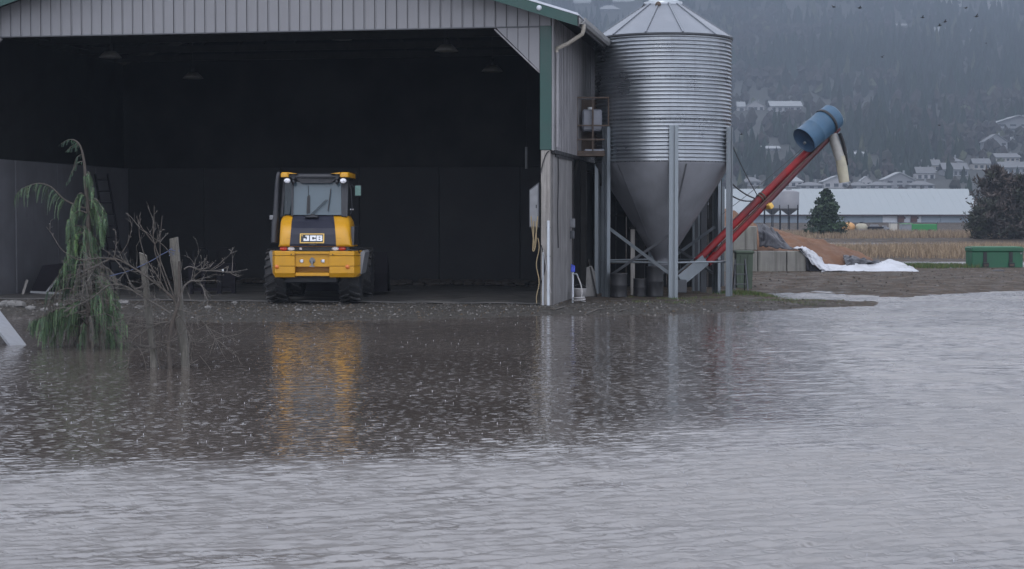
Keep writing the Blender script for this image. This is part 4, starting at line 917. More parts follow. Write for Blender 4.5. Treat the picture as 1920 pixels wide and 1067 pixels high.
for s_, (a, b) in ((-1, (528, 559)), (1, (655, 621))):
    xa, xb = cx(a), cx(b); lo, hi = min(xa, xb), max(xa, xb)
    mb = MB(); xm = xa + (xb - xa) * .48
    lo2, hi2 = min(xa, xm), max(xa, xm)
    loft(mb, [rrect(lo2, hi2, YC - .16, 1.05, .05, cz(332.5)), rrect(lo2, hi2, YC - .17, 1.05, .06, cz(326)), rrect(lo2 + .02, hi2, YC - .12, 1.0, .05, cz(323.2))]); 
    mb.prism([(xm, cz(326.5)), (xb, cz(325.8)), (xm, cz(323.4))], YC - .14, YC + .3, 'y'); mb.build('roof_corner', 'yellow_paint', ld)
    lx_ = cx(538.5 if s_ < 0 else 643.5, 339, YC - .14)
    mb = MB(); mb.lathe([(.0, .02), (.055, .015), (.068, 0), (.07, -.03), (.05, -.09), (.02, -.1)], 16, m=Matrix.Translation((lx_, YC - .15, cz(339.3))) @ Matrix.Rotation(math.pi / 2, 4, 'X') @ Matrix.Scale(.78, 4, (0, 1, 0))); wl = mb.build('work_lamp', 'lamp_white', ld)
    mb = MB(); mb.bar((lx_, YC - .10, cz(338)), (lx_, YC - .08, cz(331)), .03, .03); mb.lathe([(.074, .004), (.08, 0), (.08, -.04), (.07, -.045)], 16, m=Matrix.Translation((lx_, YC - .15, cz(339.3))) @ Matrix.Rotation(math.pi / 2, 4, 'X') @ Matrix.Scale(.78, 4, (0, 1, 0))); mb.build('lamp_bracket', 'cab_black', wl)
    mb = MB(); bx = cx(551 if s_ < 0 else 632.5); mb.ball((bx, YC - .06, cz(341)), .05, 10, 6, (.8, 1, 1.1)); mb.bar((bx, YC - .05, cz(336)), (bx, YC - .05, cz(326)), .06, .05); mb.build('roof_bracket', 'cab_black', ld)
# wiper, aerial
w0, w1 = q(583, 402, YC - .05), q(612, 374, YC - .02)
mb = MB(); mb.bar(w0, w1, .016, .012); mb.bar(w0 + Vector((.05, 0, .0)), w1 + Vector((.035, 0, -.005)), .012, .01); mb.bar(q(620.5, 354, YC + .01), q(615, 396, YC - .035), .02, .018); mb.ball(q(586, 405, YC - .05), .055, 10, 6, (1.2, .6, .8)); mb.build('wiper', 'black_iron', ld)
mb = MB(); mb.bar(q(576, 401, YC - .02), q(577.5, 368, YC + .03), .03, .012); mb.bar(q(579.5, 400, YC - .02), q(580, 366, YC + .03), .03, .012); mb.tube([q(578, 368, YC + .03), q(578, 348, YC + .06)], .005, 5); mb.build('aerial', 'black_iron', ld)
mb = MB(); mb.cbox((-.14, 0, 0), (.14, .18, .05), .02, Matrix.Translation(q(584, 409, YB + .4))); mb.build('wiper_motor', 'cab_black', ld)
# exhaust, mirror, rail, cowl
mb = MB(); mb.tube([q(514.5, 455, YB + .55), q(515.5, 418, YB + .6), q(517, 395, YB + .62), q(519.5, 350, YB + .62), q(521.5, 329, YB + .62), q(523, 325, YB + .66)], [.075, .075, .055, .05, .048, .045], 12); mb.build('exhaust', 'cab_black', ld)
mb = MB(); mb.cbox((-.05, -.04, -.05), (.05, .04, .05), .015, Matrix.Translation(q(510, 408, YB + .6))); mb.build('side_lamp', 'fender_grey', ld)
mb = MB(); mb.cbox((-.065, -.02, -.125), (.09, .02, .125), .02, Matrix.Translation(q(669.8, 357.5, .2))); mir = mb.build('mirror', 'cab_black', ld)
mb = MB(); mb.box((-.045, -.026, -.105), (.075, -.021, .105), Matrix.Translation(q(670, 357.5, .2))); mb.build('mirror_glass', 'mirror_glass', mir)
mb = MB(); mb.tube([q(652, 352, .2), q(660, 346, .2), q(664, 352, .2)], .012, 6); mb.build('mirror_arm', 'cab_black', mir)
mb = MB(); mb.tube([q(652, 338, .1), q(658, 355, .05), q(660, 390, .05), q(656, 404, .0)], .013, 6); mb.build('hand_rail', 'cab_black', ld)
for px in (657.5, 661.8):
    mb = MB(); mb.ball(q(px, 392.7, -.1), .016, 8, 6); mb.build('marker_lamp', 'lamp_white', ld)
mb = MB(); mb.prism([(q(655, 455, -.7).y, fz(460)), (.3, fz(460)), (.3, fz(425)), (-.55, fz(425))], fx(655), fx(661), 'x'); mb.build('side_grille', 'cab_black', ld)
mb = MB(); mb.tube([q(653, 468, YB + .0), q(664, 469.5, YB + .02), q(672, 469, YB + .1), q(674, 474, YB + .2)], .014, 6); mb.build('step_rail', 'cab_black', ld)
mb = MB(); mb.box((cx(534), YC + .2, cz(440)), (cx(646), 1.2, cz(404.5))); mb.box((cx(540), 1.12, cz(404)), (cx(640), 1.16, cz(334))); mb.build('cab_shell', 'cab_black', ld)
# wheels
def wheel_mesh():
    Rw, wd = .57, .44; mb = MB(); mr_ = Matrix.Rotation(math.pi / 2, 4, 'Y')
    mb.lathe([(.30, -wd / 2 + .03), (.43, -wd / 2), (Rw - .08, -wd / 2 + .01), (Rw - .035, -wd / 2 + .06), (Rw - .035, wd / 2 - .06), (Rw - .08, wd / 2 - .01), (.43, wd / 2), (.30, wd / 2 - .03)], 36, m=mr_)
    for k in range(18):
        for s_ in (-1, 1):
            a = 2 * math.pi * (k + (.5 if s_ > 0 else 0)) / 18; vs = []
            for xx_, da in ((0, .10), (s_ * wd / 2, -.12)):
                for dr in (-.045, 0.0):
                    for dd in (-.05, .05):
                        r = Rw + dr; an = a + da + dd; vs.append((xx_, r * math.sin(an), r * math.cos(an)))
            mb.add(vs, [(0, 1, 3, 2), (4, 6, 7, 5), (0, 4, 5, 1), (2, 3, 7, 6), (0, 2, 6, 4), (1, 5, 7, 3)])
    return mb.mesh('wheel', 'rubber')
wm = wheel_mesh(); rb = MB(); rb.lathe([(0, -.1), (.1, -.1), (.12, -.04), (.26, -.06), (.30, -.2), (.31, -.2), (.31, .2), (.30, .2), (.26, .06), (.12, .04), (.1, .1), (0, .1)], 24, m=Matrix.Rotation(math.pi / 2, 4, 'Y')); rm = rb.mesh('rim', 'cab_black')
for x, y, nm in ((-.775, 0, 'wheel'), (.775, 0, 'wheel'), (-.72, 2.2, 'wheel'), (.84, 2.2, 'wheel')):
    o = inst(nm, wm, ld, (x, y, .565), (U(0, 1), 0, 0)); inst('rim', rm, o)
mb = MB(); mb.cbox((-.55, -.6, .42), (.55, 2.4, .62), .03); mb.tube([(-.8, 0, .565), (.8, 0, .565)], .12, 12); mb.tube([(-.8, 2.2, .565), (.85, 2.2, .565)], .12, 12); mb.cbox((-.4, .6, .62), (.4, 2.0, 1.1), .04); mb.build('chassis', 'cab_black', ld)
mb = MB(); mb.bar((0, 1.3, 1.6), (0, 3.3, .8), .34, .3); mb.build('boom', 'cab_black', ld)
mb = MB(); prof = [(3.25, .08), (4.3, .05), (4.3, .09), (3.4, .14), (3.3, .4), (3.35, .95), (3.28, 1.0), (3.2, .5)]; mb.prism(prof, -1.12, 1.32, 'x')
for x in (-1.12, 1.29): mb.prism([(3.25, .08), (4.25, .06), (3.9, .5), (3.3, .98), (3.22, .5)], x, x + .03, 'x')
mb.build('bucket', 'machine_dark', ld)
# ---------------------------------------------------------------- yard behind: blocks, sawdust, tarps, skip
def lock_block(px0, px1, py0, py1, Yd, label):
    a = at(px0, py0, Yd); b = at(px1, py1, Yd); zb = min(a.z, b.z); zt = max(a.z, b.z); w_ = b.x - a.x
    t = thing('concrete_block', label, 'concrete block', ((a.x + b.x) / 2, Yd, zb), U(-.012, .012), 'stacked concrete blocks holding the sawdust')
    mb = MB(); mb.cbox((-w_ / 2 + .006, 0, 0), (w_ / 2 - .006, .75, zt - zb - .006), .025); mb.build('body', 'concrete_block', t)
    mb = MB(); mb.tube([(-.07, .37, zt - zb - .03), (-.05, .37, zt - zb + .03), (.05, .37, zt - zb + .03), (.07, .37, zt - zb - .03)], .012, 6); mb.build('lifting_loop', 'steel_rust', t)
YBK = onz(1450, 511, .06).y
for a in ((1475.5, 1512, 'lower row block at the right end under the white tarp'), (1421, 1475, 'wide lower row block, second from the right end'), (1374, 1420.5, 'lower row block just right of the mossy bin'), (1320, 1373.5, 'lower row block partly behind the mossy bin'), (1266, 1319.5, 'lower row block showing beneath the silo hopper')):
    lock_block(a[0], a[1], 511, 470.5, YBK, 'grey stained concrete ' + a[2])
for a in ((1374, 1420, 'upper row block beside the black tarp'), (1326, 1373.5, 'upper row block behind the red auger')):
    lock_block(a[0], a[1], 469.5, 424, YBK + .02, 'grey stained concrete ' + a[2])
YP = YBK + .9
def pile_h(x, y):
    """sawdust heap: high at the left behind the blocks, running out to the right"""
    f = np.interp(x, [5, 6.5, 8.1, 9, 10, 11.06, 11.8, 12.9, 13.5, 14.1], [2.2, 2.25, 2.1, 1.66, 1.44, 1.14, .88, .48, .24, -.1])
    cy = YP + 3.2; prof = np.clip(1.0 - np.abs((y - cy) / np.interp(x, [5, 9, 14.6], [4.6, 4.0, 2.2])) ** 1.7, -.1, 1)
    return f * prof + ((fbm(x * 1.3, y * 1.3, 71, 5) - .5) * .42 + (fbm(x * 5, y * 5, 77, 3) - .5) * .14) * np.clip(f + .2, 0, 1)
xs = np.linspace(4.6, 14.6, 150); ys = np.linspace(YP - 1.0 + .9, YP + 8, 110); X, Y = np.meshgrid(xs, ys); Z = np.maximum(pile_h(X, Y), -.12)
i = np.arange(X.size).reshape(X.shape); faces = np.stack([i[:-1, :-1], i[:-1, 1:], i[1:, 1:], i[1:, :-1]], -1).reshape(-1, 4)
tag(np_mesh('sawdust_pile', np.stack([X, Y, Z], -1).reshape(-1, 3), faces, 'sawdust', smooth=True), 'big heap of orange brown sawdust behind the concrete blocks', 'sawdust pile')
def tarp(name, label, rows, mat, amp=.05, nx=40, seed=1, thick=.008):
    """rows: polylines of (px, py, distance) from the top edge to the bottom edge"""
    g = []
    R_ = [[at(*p) for p in r] for r in rows]
    def samp(pl, f):
        x = f * (len(pl) - 1); k = min(int(x), len(pl) - 2); return pl[k].lerp(pl[k + 1], x - k)
    nr = 9 * (len(rows) - 1)
    for j in range(nr + 1):
        y = j / nr * (len(rows) - 1); k = min(int(y), len(rows) - 2); row = []
        for c in range(nx + 1):
            f = c / nx; p = samp(R_[k], f).lerp(samp(R_[k + 1], f), y - k)
            nz = fbm(np.array([f * nx * .28 + seed]), np.array([y * 3.2 + seed * 3]), seed, 4)[0] - .5; rg = math.sin(f * 21 + 6 * nz + y * 2.4) * .5
            row.append(p + Vector((.3 * nz * amp, -(nz + rg * .5) * amp, (nz + rg * .4) * amp * .8)))
        g.append(row)
    mb = MB(); mb.sheet(g, thick); return tag(mb.build(name, mat), label, 'tarp')
y0 = YBK
tarp('tarp', 'black plastic tarp sliding down from the upper concrete block', [[(1418, 421, y0 + .6), (1432, 420, y0 + .7), (1448, 428, y0 + 1.2), (1460, 440, y0 + 1.3)], [(1422, 434, y0 + .02), (1440, 438, y0 + .1), (1462, 452, y0 + .5), (1482, 462, y0 + .7)], [(1424, 462, y0 - .02), (1440, 464, y0 + .05), (1464, 467, y0 + .2), (1492, 469, y0 + .3)]], 'tarp_black', .10, 40, 3)
tarp('tarp', 'white tarp draped over the end of the lower block wall', [[(1480, 468, y0 + .5), (1492, 463.5, y0 + .6), (1508, 462, y0 + .9), (1524, 470, y0 + 1.4)], [(1498, 467, y0 - .05), (1507, 467, y0 - .05), (1518, 474, y0 + .1), (1536, 480, y0 + .7)], [(1512, 480, y0 - .1), (1519, 484, y0 - .12), (1530, 490, y0 + .0), (1550, 496, y0 + .35)], [(1519, 493, y0 - .2), (1530, 500, y0 - .3), (1546, 507, y0 - .3), (1562, 508, y0 - .1)]], 'tarp_white', .12, 40, 5)
tarp('tarp', 'black underside of the tarp hanging beside the end block', [[(1496, 466, y0 - .06), (1503, 465.5, y0 - .08), (1508, 468, y0 - .05)], [(1510, 480, y0 - .04), (1516, 486, y0 - .02), (1522, 492, y0 + .05)], [(1513, 509, y0 - .02), (1526, 510, y0 - .05), (1541, 510, y0 - .1)]], 'tarp_black', .05, 20, 6)
tarp('tarp', 'long white tarp lying crumpled along the foot of the sawdust heap', [[(1546, 496, y0 + .7), (1580, 497, y0 + 1.2), (1625, 493, y0 + 1.6), (1668, 487, y0 + 2.6), (1695, 493, y0 + 2.4), (1718, 506, y0 + 1.5)], [(1543, 502, y0 + .1), (1580, 501, y0 + .5), (1625, 498, y0 + 1.0), (1670, 495, y0 + 1.6), (1698, 500, y0 + 1.6), (1722, 508, y0 + .9)], [(1540, 509, y0 - .4), (1585, 508, y0 - .2), (1630, 510, y0 - .2), (1675, 510, y0 - .1), (1700, 511, y0 + .0), (1724, 510.5, y0 + .2)]], 'tarp_white', .085, 80, 8)
tarp('tarp', 'black crumpled sheet poking out over the long white tarp', [[(1582, 477, y0 + 2.1), (1600, 480, y0 + 2.0), (1625, 487, y0 + 2.0), (1652, 491, y0 + 2.2)], [(1582, 486, y0 + 1.5), (1602, 487, y0 + 1.5), (1628, 490, y0 + 1.5), (1655, 493, y0 + 1.8)], [(1588, 498, y0 + 1.1), (1606, 496, y0 + 1.2), (1630, 494, y0 + 1.3), (1658, 494.5, y0 + 1.6)]], 'tarp_black', .13, 36, 9)
# steel skip
a = onz(1823, 503.5, .06); b = at(1918, 503.5, a.y); w_ = b.x - a.x; hz_ = at(1811, 464, a.y).z - a.z
t = thing('steel_skip', 'green steel skip with two dark fork pockets standing on the wet yard', 'skip', ((a.x + b.x) / 2, a.y, a.z))
mb = MB(); mb.cbox((-w_ / 2, 0, 0), (w_ / 2, .95, hz_ * .80), .02); mb.build('body', 'skip_green', t)
mb = MB(); mb.cbox((-w_ / 2 - .02, -.04, hz_ * .803), (w_ / 2 + .02, 1.0, hz_), .02); mb.build('rim', 'skip_green', t)
mb = MB(); mb.box((-w_ / 2 + .03, .0, hz_ + .002), (w_ / 2 - .03, .95, hz_ + .03)); mb.build('lid', 'skip_green_lid', t)
for x in (-w_ / 2 + .40, w_ / 2 - .52):
    mb = MB(); mb.box((x, -.035, hz_ * .30), (x + .13, -.003, hz_ * .79)); mb.box((x - .02, -.07, .06), (x + .2, -.003, hz_ * .28)); mb.build('fork_pocket', 'black_iron', t)
    mb = MB(); mb.box((x + .02, -.085, .10), (x + .16, -.072, .16)); mb.build('pocket_plate', 'steel_rust', t)
mb = MB(); mb.cbox((w_ / 2 - .12, -.06, hz_ * .68), (w_ / 2 - .06, -.042, hz_ * .76), .006); mb.build('plate', 'fender_grey', t)
q = onz(1872, 510, .06); t = MB(); t.ball((0, 0, .03), .14, 9, 6, (1.6, .8, .35)); tag(t.build('mud_lump', 'tarp_black', None, q), 'small dark lump lying in front of the green skip', 'lump')

# ---------------------------------------------------------------- reeds, grass, stones
def blades(name, label, pts, hmin, hmax, wd, cols, lean=.35, kind='stuff', mat='grass', seg=2):
    """upright blades as bent strips; pts (n,3)"""
    n_ = len(pts); ang = rng.uniform(0, 2 * np.pi, n_); h = rng.uniform(hmin, hmax, n_); le = rng.normal(0, lean, n_) * h; la = rng.uniform(0, 2 * np.pi, n_)
    dx = np.stack([np.cos(ang), np.sin(ang), np.zeros(n_)], -1) * (wd / 2); ld_ = np.stack([np.cos(la), np.sin(la), np.zeros(n_)], -1)
    V = []
    for k in range(seg + 1):
        f = k / seg; p = pts + ld_ * (le * f * f)[:, None] + np.array([0, 0, 1.]) * (h * f)[:, None]; ww = (1 - f * .85)
        V += [p - dx * ww, p + dx * ww]
    V = np.stack(V, 1); m_ = V.shape[1]; base = (np.arange(n_) * m_)[:, None, None]
    fc = np.array([[2 * k, 2 * k + 1, 2 * k + 3, 2 * k + 2] for k in range(seg)])[None]
    c = cols[rng.integers(0, len(cols), n_)] * rng.uniform(.75, 1.25, (n_, 1)); c = np.repeat(c, m_, 0)
    o = np_mesh(name, V.reshape(-1, 3), (base + fc).reshape(-1, 4), mat, c); return tag(o, label, None, None, kind)
tan = 1.1 * np.array([[.25, .185, .12], [.20, .145, .095], [.29, .225, .15], [.15, .11, .08]])
def scatter(n_, x0, x1, y0_, y1_, dens=None):
    x = rng.uniform(x0, x1, n_); y = rng.uniform(y0_, y1_, n_)
    if dens is not None: k = rng.uniform(0, 1, n_) < dens(x, y); x, y = x[k], y[k]
    return np.stack([x, y, ground_h(x, y) - .02], -1)
r1 = scatter(60000, 11, 46, 79, 108, lambda x, y: np.clip((fbm(x * .25, y * .12, 91) - .32) * 4, 0, 1) * (x > .19 * y - 1.2))
blades('tall_dry_grass', 'tan tall dry grass in the flooded field', r1, .15, .42, .035, tan)
r2 = scatter(60000, 20, 90, 146, 205, lambda x, y: np.clip((fbm(x * .15, y * .08, 95) - .25) * 4, 0, 1))
blades('tall_dry_grass', 'tan tall dry grass along the far side of the flood', r2, .2, .62, .06, tan)
grn = np.array([[.06, .10, .03], [.085, .12, .04], [.045, .075, .025], [.12, .11, .05]])
g1 = scatter(9000, 14.0, 19.0, 61, 67, lambda x, y: np.clip(1.3 - ((x - 15.3) / 2.2) ** 2 - ((y - 64) / 2.2) ** 2, 0, 1)); g1[:, 2] = np.maximum(g1[:, 2], 0)
blades('green_grass', 'low green grass growing left of the skip', g1, .08, .2, .03, grn)
g2 = scatter(13000, 2.6, 7.6, 36.2, 40.5, lambda x, y: np.clip((fbm(x * 1.1, y * 1.3, 99) - .55) * 6, 0, 1)); g2 = g2[g2[:, 2] > .0]
blades('green_grass', 'sparse low green grass round the silo feet', g2, .02, .07, .012, grn)
q = onz(1400, 553, .07); g3 = np.stack([rng.normal(q.x, .35, 1600), rng.normal(q.y, .5, 1600)], -1); g3 = np.concatenate([g3, ground_h(g3[:, 0], g3[:, 1])[:, None]], 1)
blades('green_grass', 'mossy green tuft at the foot of the stepladder', g3, .03, .09, .014, grn)
def stones(name, label, pts, s0, s1, cols):
    n_ = len(pts); s = s0 + (s1 - s0) * rng.uniform(0, 1, n_) ** 3
    B = np.array([[1, 0, 0], [-.9, .1, 0], [.1, 1, 0], [0, -1, .1], [0, .1, .8], [0, 0, -.6]]); Fc = np.array([[0, 2, 4], [2, 1, 4], [1, 3, 4], [3, 0, 4], [2, 0, 5], [1, 2, 5], [3, 1, 5], [0, 3, 5]])
    V = B[None] * rng.uniform(.6, 1.3, (n_, 6, 1)) * s[:, None, None]; a = rng.uniform(0, 6.28, n_); c, s_ = np.cos(a)[:, None], np.sin(a)[:, None]
    V = np.stack([V[..., 0] * c - V[..., 1] * s_, V[..., 0] * s_ + V[..., 1] * c, V[..., 2]], -1) + pts[:, None, :]
    col = np.repeat(cols[rng.integers(0, len(cols), n_)] * rng.uniform(.6, 1.4, (n_, 1)), 6, 0)
    return tag(np_mesh(name, V.reshape(-1, 3), (Fc[None] + (np.arange(n_) * 6)[:, None, None]).reshape(-1, 3), 'stone', col), label, None, None, 'stuff')
gc = .62 * np.array([[.10, .095, .09], [.15, .14, .13], [.07, .062, .055], [.20, .19, .18], [.11, .085, .06]])
st = scatter(26000, -11, 7.5, 31, 37.5); st = st[(st[:, 2] > -.04)]; st[:, 2] += .01
lx = (st[:, 0] - BO.x) * CP - (st[:, 1] - BO.y) * SP; ly = (st[:, 0] - BO.x) * SP + (st[:, 1] - BO.y) * CP
st = st[~((lx < -.2) & (ly > .2))]
stones('gravel', 'loose gravel along the waterline', st, .008, .045, gc)
st = scatter(9000, 5.5, 24, 38, 62); st = st[st[:, 2] > .0]; stones('gravel', 'loose stones and clods in the muddy yard', st, .012, .07, gc)
# sticks on the bank
for k, (pts, lab) in enumerate((([(1098, 583), (1120, 580), (1144, 577)], 'grey crooked stick on the gravel below the hydrant'), ([(958, 571), (985, 569.5), (1010, 568)], 'thin pale stick left of the corner post'), ([(1160, 581), (1175, 579)], 'short dark stick on the gravel below the left silo leg'), ([(1040, 580), (1062, 576), (1080, 577)], 'thin bent stick in front of the corner post'))):
    P_ = [onz(px, py, .08) for px, py in pts]; P_ = [Vector((p.x, p.y, gz(p.x, p.y) + .025)) for p in P_]; mb = MB(); mb.tube(P_, [.018, .014, .010][:len(P_)], 6); tag(mb.build('stick', 'bark_grey'), lab, 'stick')
# ---------------------------------------------------------------- far farm across the field
YF = 268.0
a = at(1330, 403, YF); b = at(1836, 403, YF); zr_ = at(1600, 355, YF + 9).z; ze_ = a.z; gb = -.05
t = thing('poultry_barn', 'long low pale metal barn with a wide roof across the flooded field', 'barn', (a.x, YF, gb)); Lb = b.x - a.x
npan = 14; pw = Lb / npan
for k in range(npan):
    px_ = 1330 + (1836 - 1330) * (k + .5) / npan; white = 1668 < px_ < 1728
    mb = MB(); mb.box((k * pw + .02, 0, .75), ((k + 1) * pw - .02, .2, ze_ - gb - .02)); mb.build('wall_panel', 'far_wall_white' if white else 'far_wall', t)
mb = MB(); mb.box((0, .02, 0), (Lb, .18, .74)); mb.build('plinth', 'far_base', t)
mb = MB(); mb.box((0, .3, 0), (Lb, 17.5, ze_ - gb - .1)); mb.build('core', 'far_wall', t)
nr = 34; rw = (Lb + 1.2) / nr
for k in range(nr):
    x0 = -.6 + k * rw; mb = MB(); mb.prism([(-.7, ze_ - gb - .04), (9, zr_ - gb), (9, zr_ - gb + .08), (-.7, ze_ - gb + .06)], x0, x0 + rw - .004, 'x')
    mb.prism([(-.68, ze_ - gb + .06), (9, zr_ - gb + .08), (9, zr_ - gb + .095), (-.68, ze_ - gb + .075)], x0, x0 + .06, 'x'); mb.build('roof_sheet', 'far_roof', t)
mb = MB(); mb.prism([(9.02, zr_ - gb + .05), (18.4, ze_ - gb), (18.4, ze_ - gb - .1), (9.02, zr_ - gb - .05)], -.6, Lb + .6, 'x'); mb.build('rear_roof', 'far_roof', t)
for x in (0, Lb - .2):
    mb = MB(); mb.prism([(.2, ze_ - gb - .12), (17.6, ze_ - gb - .12), (9, zr_ - gb - .1)], x, x + .2, 'x'); mb.build('gable', 'far_wall', t)
mb = MB(); mb.box((-.6, -.78, ze_ - gb - .16), (Lb + .6, -.70, ze_ - gb + .05)); mb.build('eave', 'far_fan', t)
for px in (1688.5, 1713):
    x = at(px, 410, YF).x - a.x; z = at(px, 410.5, YF).z - gb
    mb = MB(); mb.box((x - .5, -.35, z - .48), (x + .5, -.003, z + .48)); fan = mb.build('fan_box', 'far_fan', t)
    mb = MB()
    for k in range(4): mb.box((x - .46, -.40, z - .42 + k * .23), (x + .46, -.352, z - .28 + k * .23))
    mb.build('louvre', 'far_base', fan)
    mb = MB(); mb.bar((x + .5, -.3, z + .3), (x + .62, -.3, z), .06, .3); mb.build('hood', 'far_fan', fan)
def far_silo(px, w_px, Yd, label):
    base = at(px, 434, Yd); s_ = F / Yd; Rr = w_px / 2 / s_; t = thing('feed_bin', label, 'silo', (base.x, Yd, -.02), 0, 'feed bins by the far barn'); g0 = -.02
    z1 = at(px, 360, Yd).z - g0; z0 = at(px, 391, Yd).z - g0; zc = at(px, 402, Yd).z - g0
    mb = MB(); mb.lathe([(Rr, z0), (Rr, z1), (Rr * .6, z1 + .18), (.2, z1 + .3), (0, z1 + .3)], 24); mb.build('shell', 'far_tank', t)
    mb = MB(); mb.lathe([(Rr * .98, z0), (.3, zc), (0, zc)], 24); mb.build('hopper', 'far_tank', t)
    for k in range(6):
        an = k / 6 * 6.283 + .3; mb = MB(); mb.bar((Rr * math.cos(an), Rr * math.sin(an), -.1), (Rr * math.cos(an), Rr * math.sin(an), z0 + .5), .12, .12); mb.build('leg', 'machine_dark', t)
    mb = MB(); mb.box((-Rr * .3, -.05, z1 + .3), (Rr * .25, .05, z1 + .42)); mb.build('lid', 'machine_grey', t)
far_silo(1479, 38, 236, 'round grey feed bin on legs left of the small conifer')
far_silo(1448, 34, 243, 'grey feed bin half hidden behind the red auger')
def base(px, py=437, z=.05): v = onz(px, py, z); return v
# machinery row
v = base(1590); t = thing('mixer_tank', 'rusty orange round tank among the far machinery', 'tank', v)
mb = MB(); mb.ball((0, 0, .75), .85, 16, 10, (1.1, .9, .8)); mb.build('tank_shell', 'machine_orange', t)
for x in (-.5, .5): mb = MB(); mb.box((x - .06, -.3, -.1), (x + .06, .3, .4)); mb.build('leg', 'machine_dark', t)
v = base(1615); t = thing('round_hopper', 'pale rounded hopper with a lid beside the orange tank', 'hopper', v)
mb = MB(); mb.lathe([(.3, 0), (.75, .3), (.8, .8), (.6, 1.15), (.2, 1.25), (0, 1.25)], 20); mb.build('shell', 'spout_cream', t)
mb = MB(); mb.lathe([(0, 1.42), (.2, 1.4), (.25, 1.25)], 12); mb.build('lid', 'machine_dark', t)
mb = MB(); mb.lathe([(.32, -.02), (.78, .29), (.82, .5), (.76, .5)], 20, 3.4, 5.9); mb.build('skirt', 'machine_grey', t)
def machine(px, wpx, hpx, label, mat, py=437):
    v = base(px, py); s_ = F / v.y; w_ = wpx / s_; h = hpx / s_; t = thing('farm_machine', label, 'machine', v)
    mb = MB(); mb.cbox((-w_ / 2, -.5, h * .25), (w_ / 2, .8, h * .75), .08); mb.build('body', mat, t)
    mb = MB(); mb.prism([(-w_ * .3, h * .76), (w_ * .2, h * .76), (w_ * .12, h), (-w_ * .25, h)], -.4, .6, 'y'); mb.build('cab', 'machine_grey', t)
    for x in (-w_ * .35, w_ * .32):
        mb = MB(); mb.lathe([(0, -.12), (h * .24, -.12), (h * .28, -.06), (h * .28, .06), (h * .24, .12), (0, .12)], 16, m=Matrix.Translation((x, -.6, h * .26)) @ Matrix.Rotation(math.pi / 2, 4, 'X')); mb.build('wheel', 'rubber', t)
machine(1641, 30, 16, 'dark purple grey farm machine right of the rounded hopper', 'machine_dark')
machine(1659, 14, 14, 'small grey farm machine left of the yellow post', 'machine_grey')
v = base(1676, 437); t = thing('container', 'pale grey upright container left of the green trailer', 'container', v)
mb = MB(); mb.cbox((-.45, 0, -.05), (.45, 1, 1.25), .04); mb.build('box', 'cream_box', t); mb = MB(); mb.box((-.5, -.05, 1.26), (.5, 1.05, 1.34)); mb.build('lid', 'machine_grey', t)
v = base(1669, 436); t = thing('marker_post', 'short yellow post before the far machinery', 'post', v); mb = MB(); mb.cbox((-.09, -.09, -.1), (.09, .09, .75), .02); mb.build('shaft', 'badge_gold', t); mb = MB(); mb.box((-.1, -.1, .76), (.1, .1, .82)); mb.build('cap', 'machine_dark', t)
v = base(1724, 438); s_ = F / v.y; t = thing('green_trailer', 'bright green box trailer with a pale left end by the far barn', 'trailer', v)
w_ = 66 / s_; h = 18 / s_
mb = MB(); mb.cbox((-w_ / 2 + .28 * w_, 0, .2), (w_ / 2, 1.6, h), .05); mb.build('box', 'trailer_green', t)
mb = MB(); mb.prism([(-w_ / 2, .2), (-w_ / 2 + .277 * w_, .2), (-w_ / 2 + .277 * w_, h - .02), (-w_ / 2 + .05, h - .02)], 0.02, 1.55, 'y'); mb.build('end_panel', 'machine_grey', t)
mb = MB(); mb.box((-w_ / 2 + .02, -.05, h - .017), (-w_ / 2 + .30 * w_, 1.62, h + .05)); mb.build('end_roof', 'trailer_green_pale', t)
for x in (-w_ * .1, w_ * .3):
    mb = MB(); mb.lathe([(0, -.1), (.3, -.1), (.34, 0), (.3, .1), (0, .1)], 14, m=Matrix.Translation((x, .0, .22)) @ Matrix.Rotation(math.pi / 2, 4, 'X')); mb.build('wheel', 'rubber', t)
v = base(1757, 434); t = thing('pipe_hoop', 'bent dark pipe standing right of the green trailer', 'pipe', v)
mb = MB(); mb.tube([(0, 0, -.1), (-.05, 0, 1.1), (.15, 0, 1.45), (.4, 0, 1.1), (.75, 0, .75), (.75, 0, -.1)], .06, 8); mb.build('pipe', 'machine_dark', t)
mb = MB(); mb.box((-.2, -.1, -.1), (.1, .1, .05)); mb.build('foot', 'machine_dark', t)
v = base(1790, 433); t = thing('flat_wagon', 'low cream and rust flat wagon before the far barn end', 'wagon', v)
mb = MB(); mb.cbox((-1.1, 0, .25), (.7, 1, .75), .05); mb.build('load', 'cream_box', t); mb = MB(); mb.box((-1.4, -.05, .12), (1.7, 1.1, .24)); mb.build('deck', 'far_base', t)
for x in (-.9, 1.2): mb = MB(); mb.lathe([(0, -.1), (.2, -.1), (.24, 0), (.2, .1), (0, .1)], 12, m=Matrix.Translation((x, -.1, .14)) @ Matrix.Rotation(math.pi / 2, 4, 'X')); mb.build('wheel', 'rubber', t)

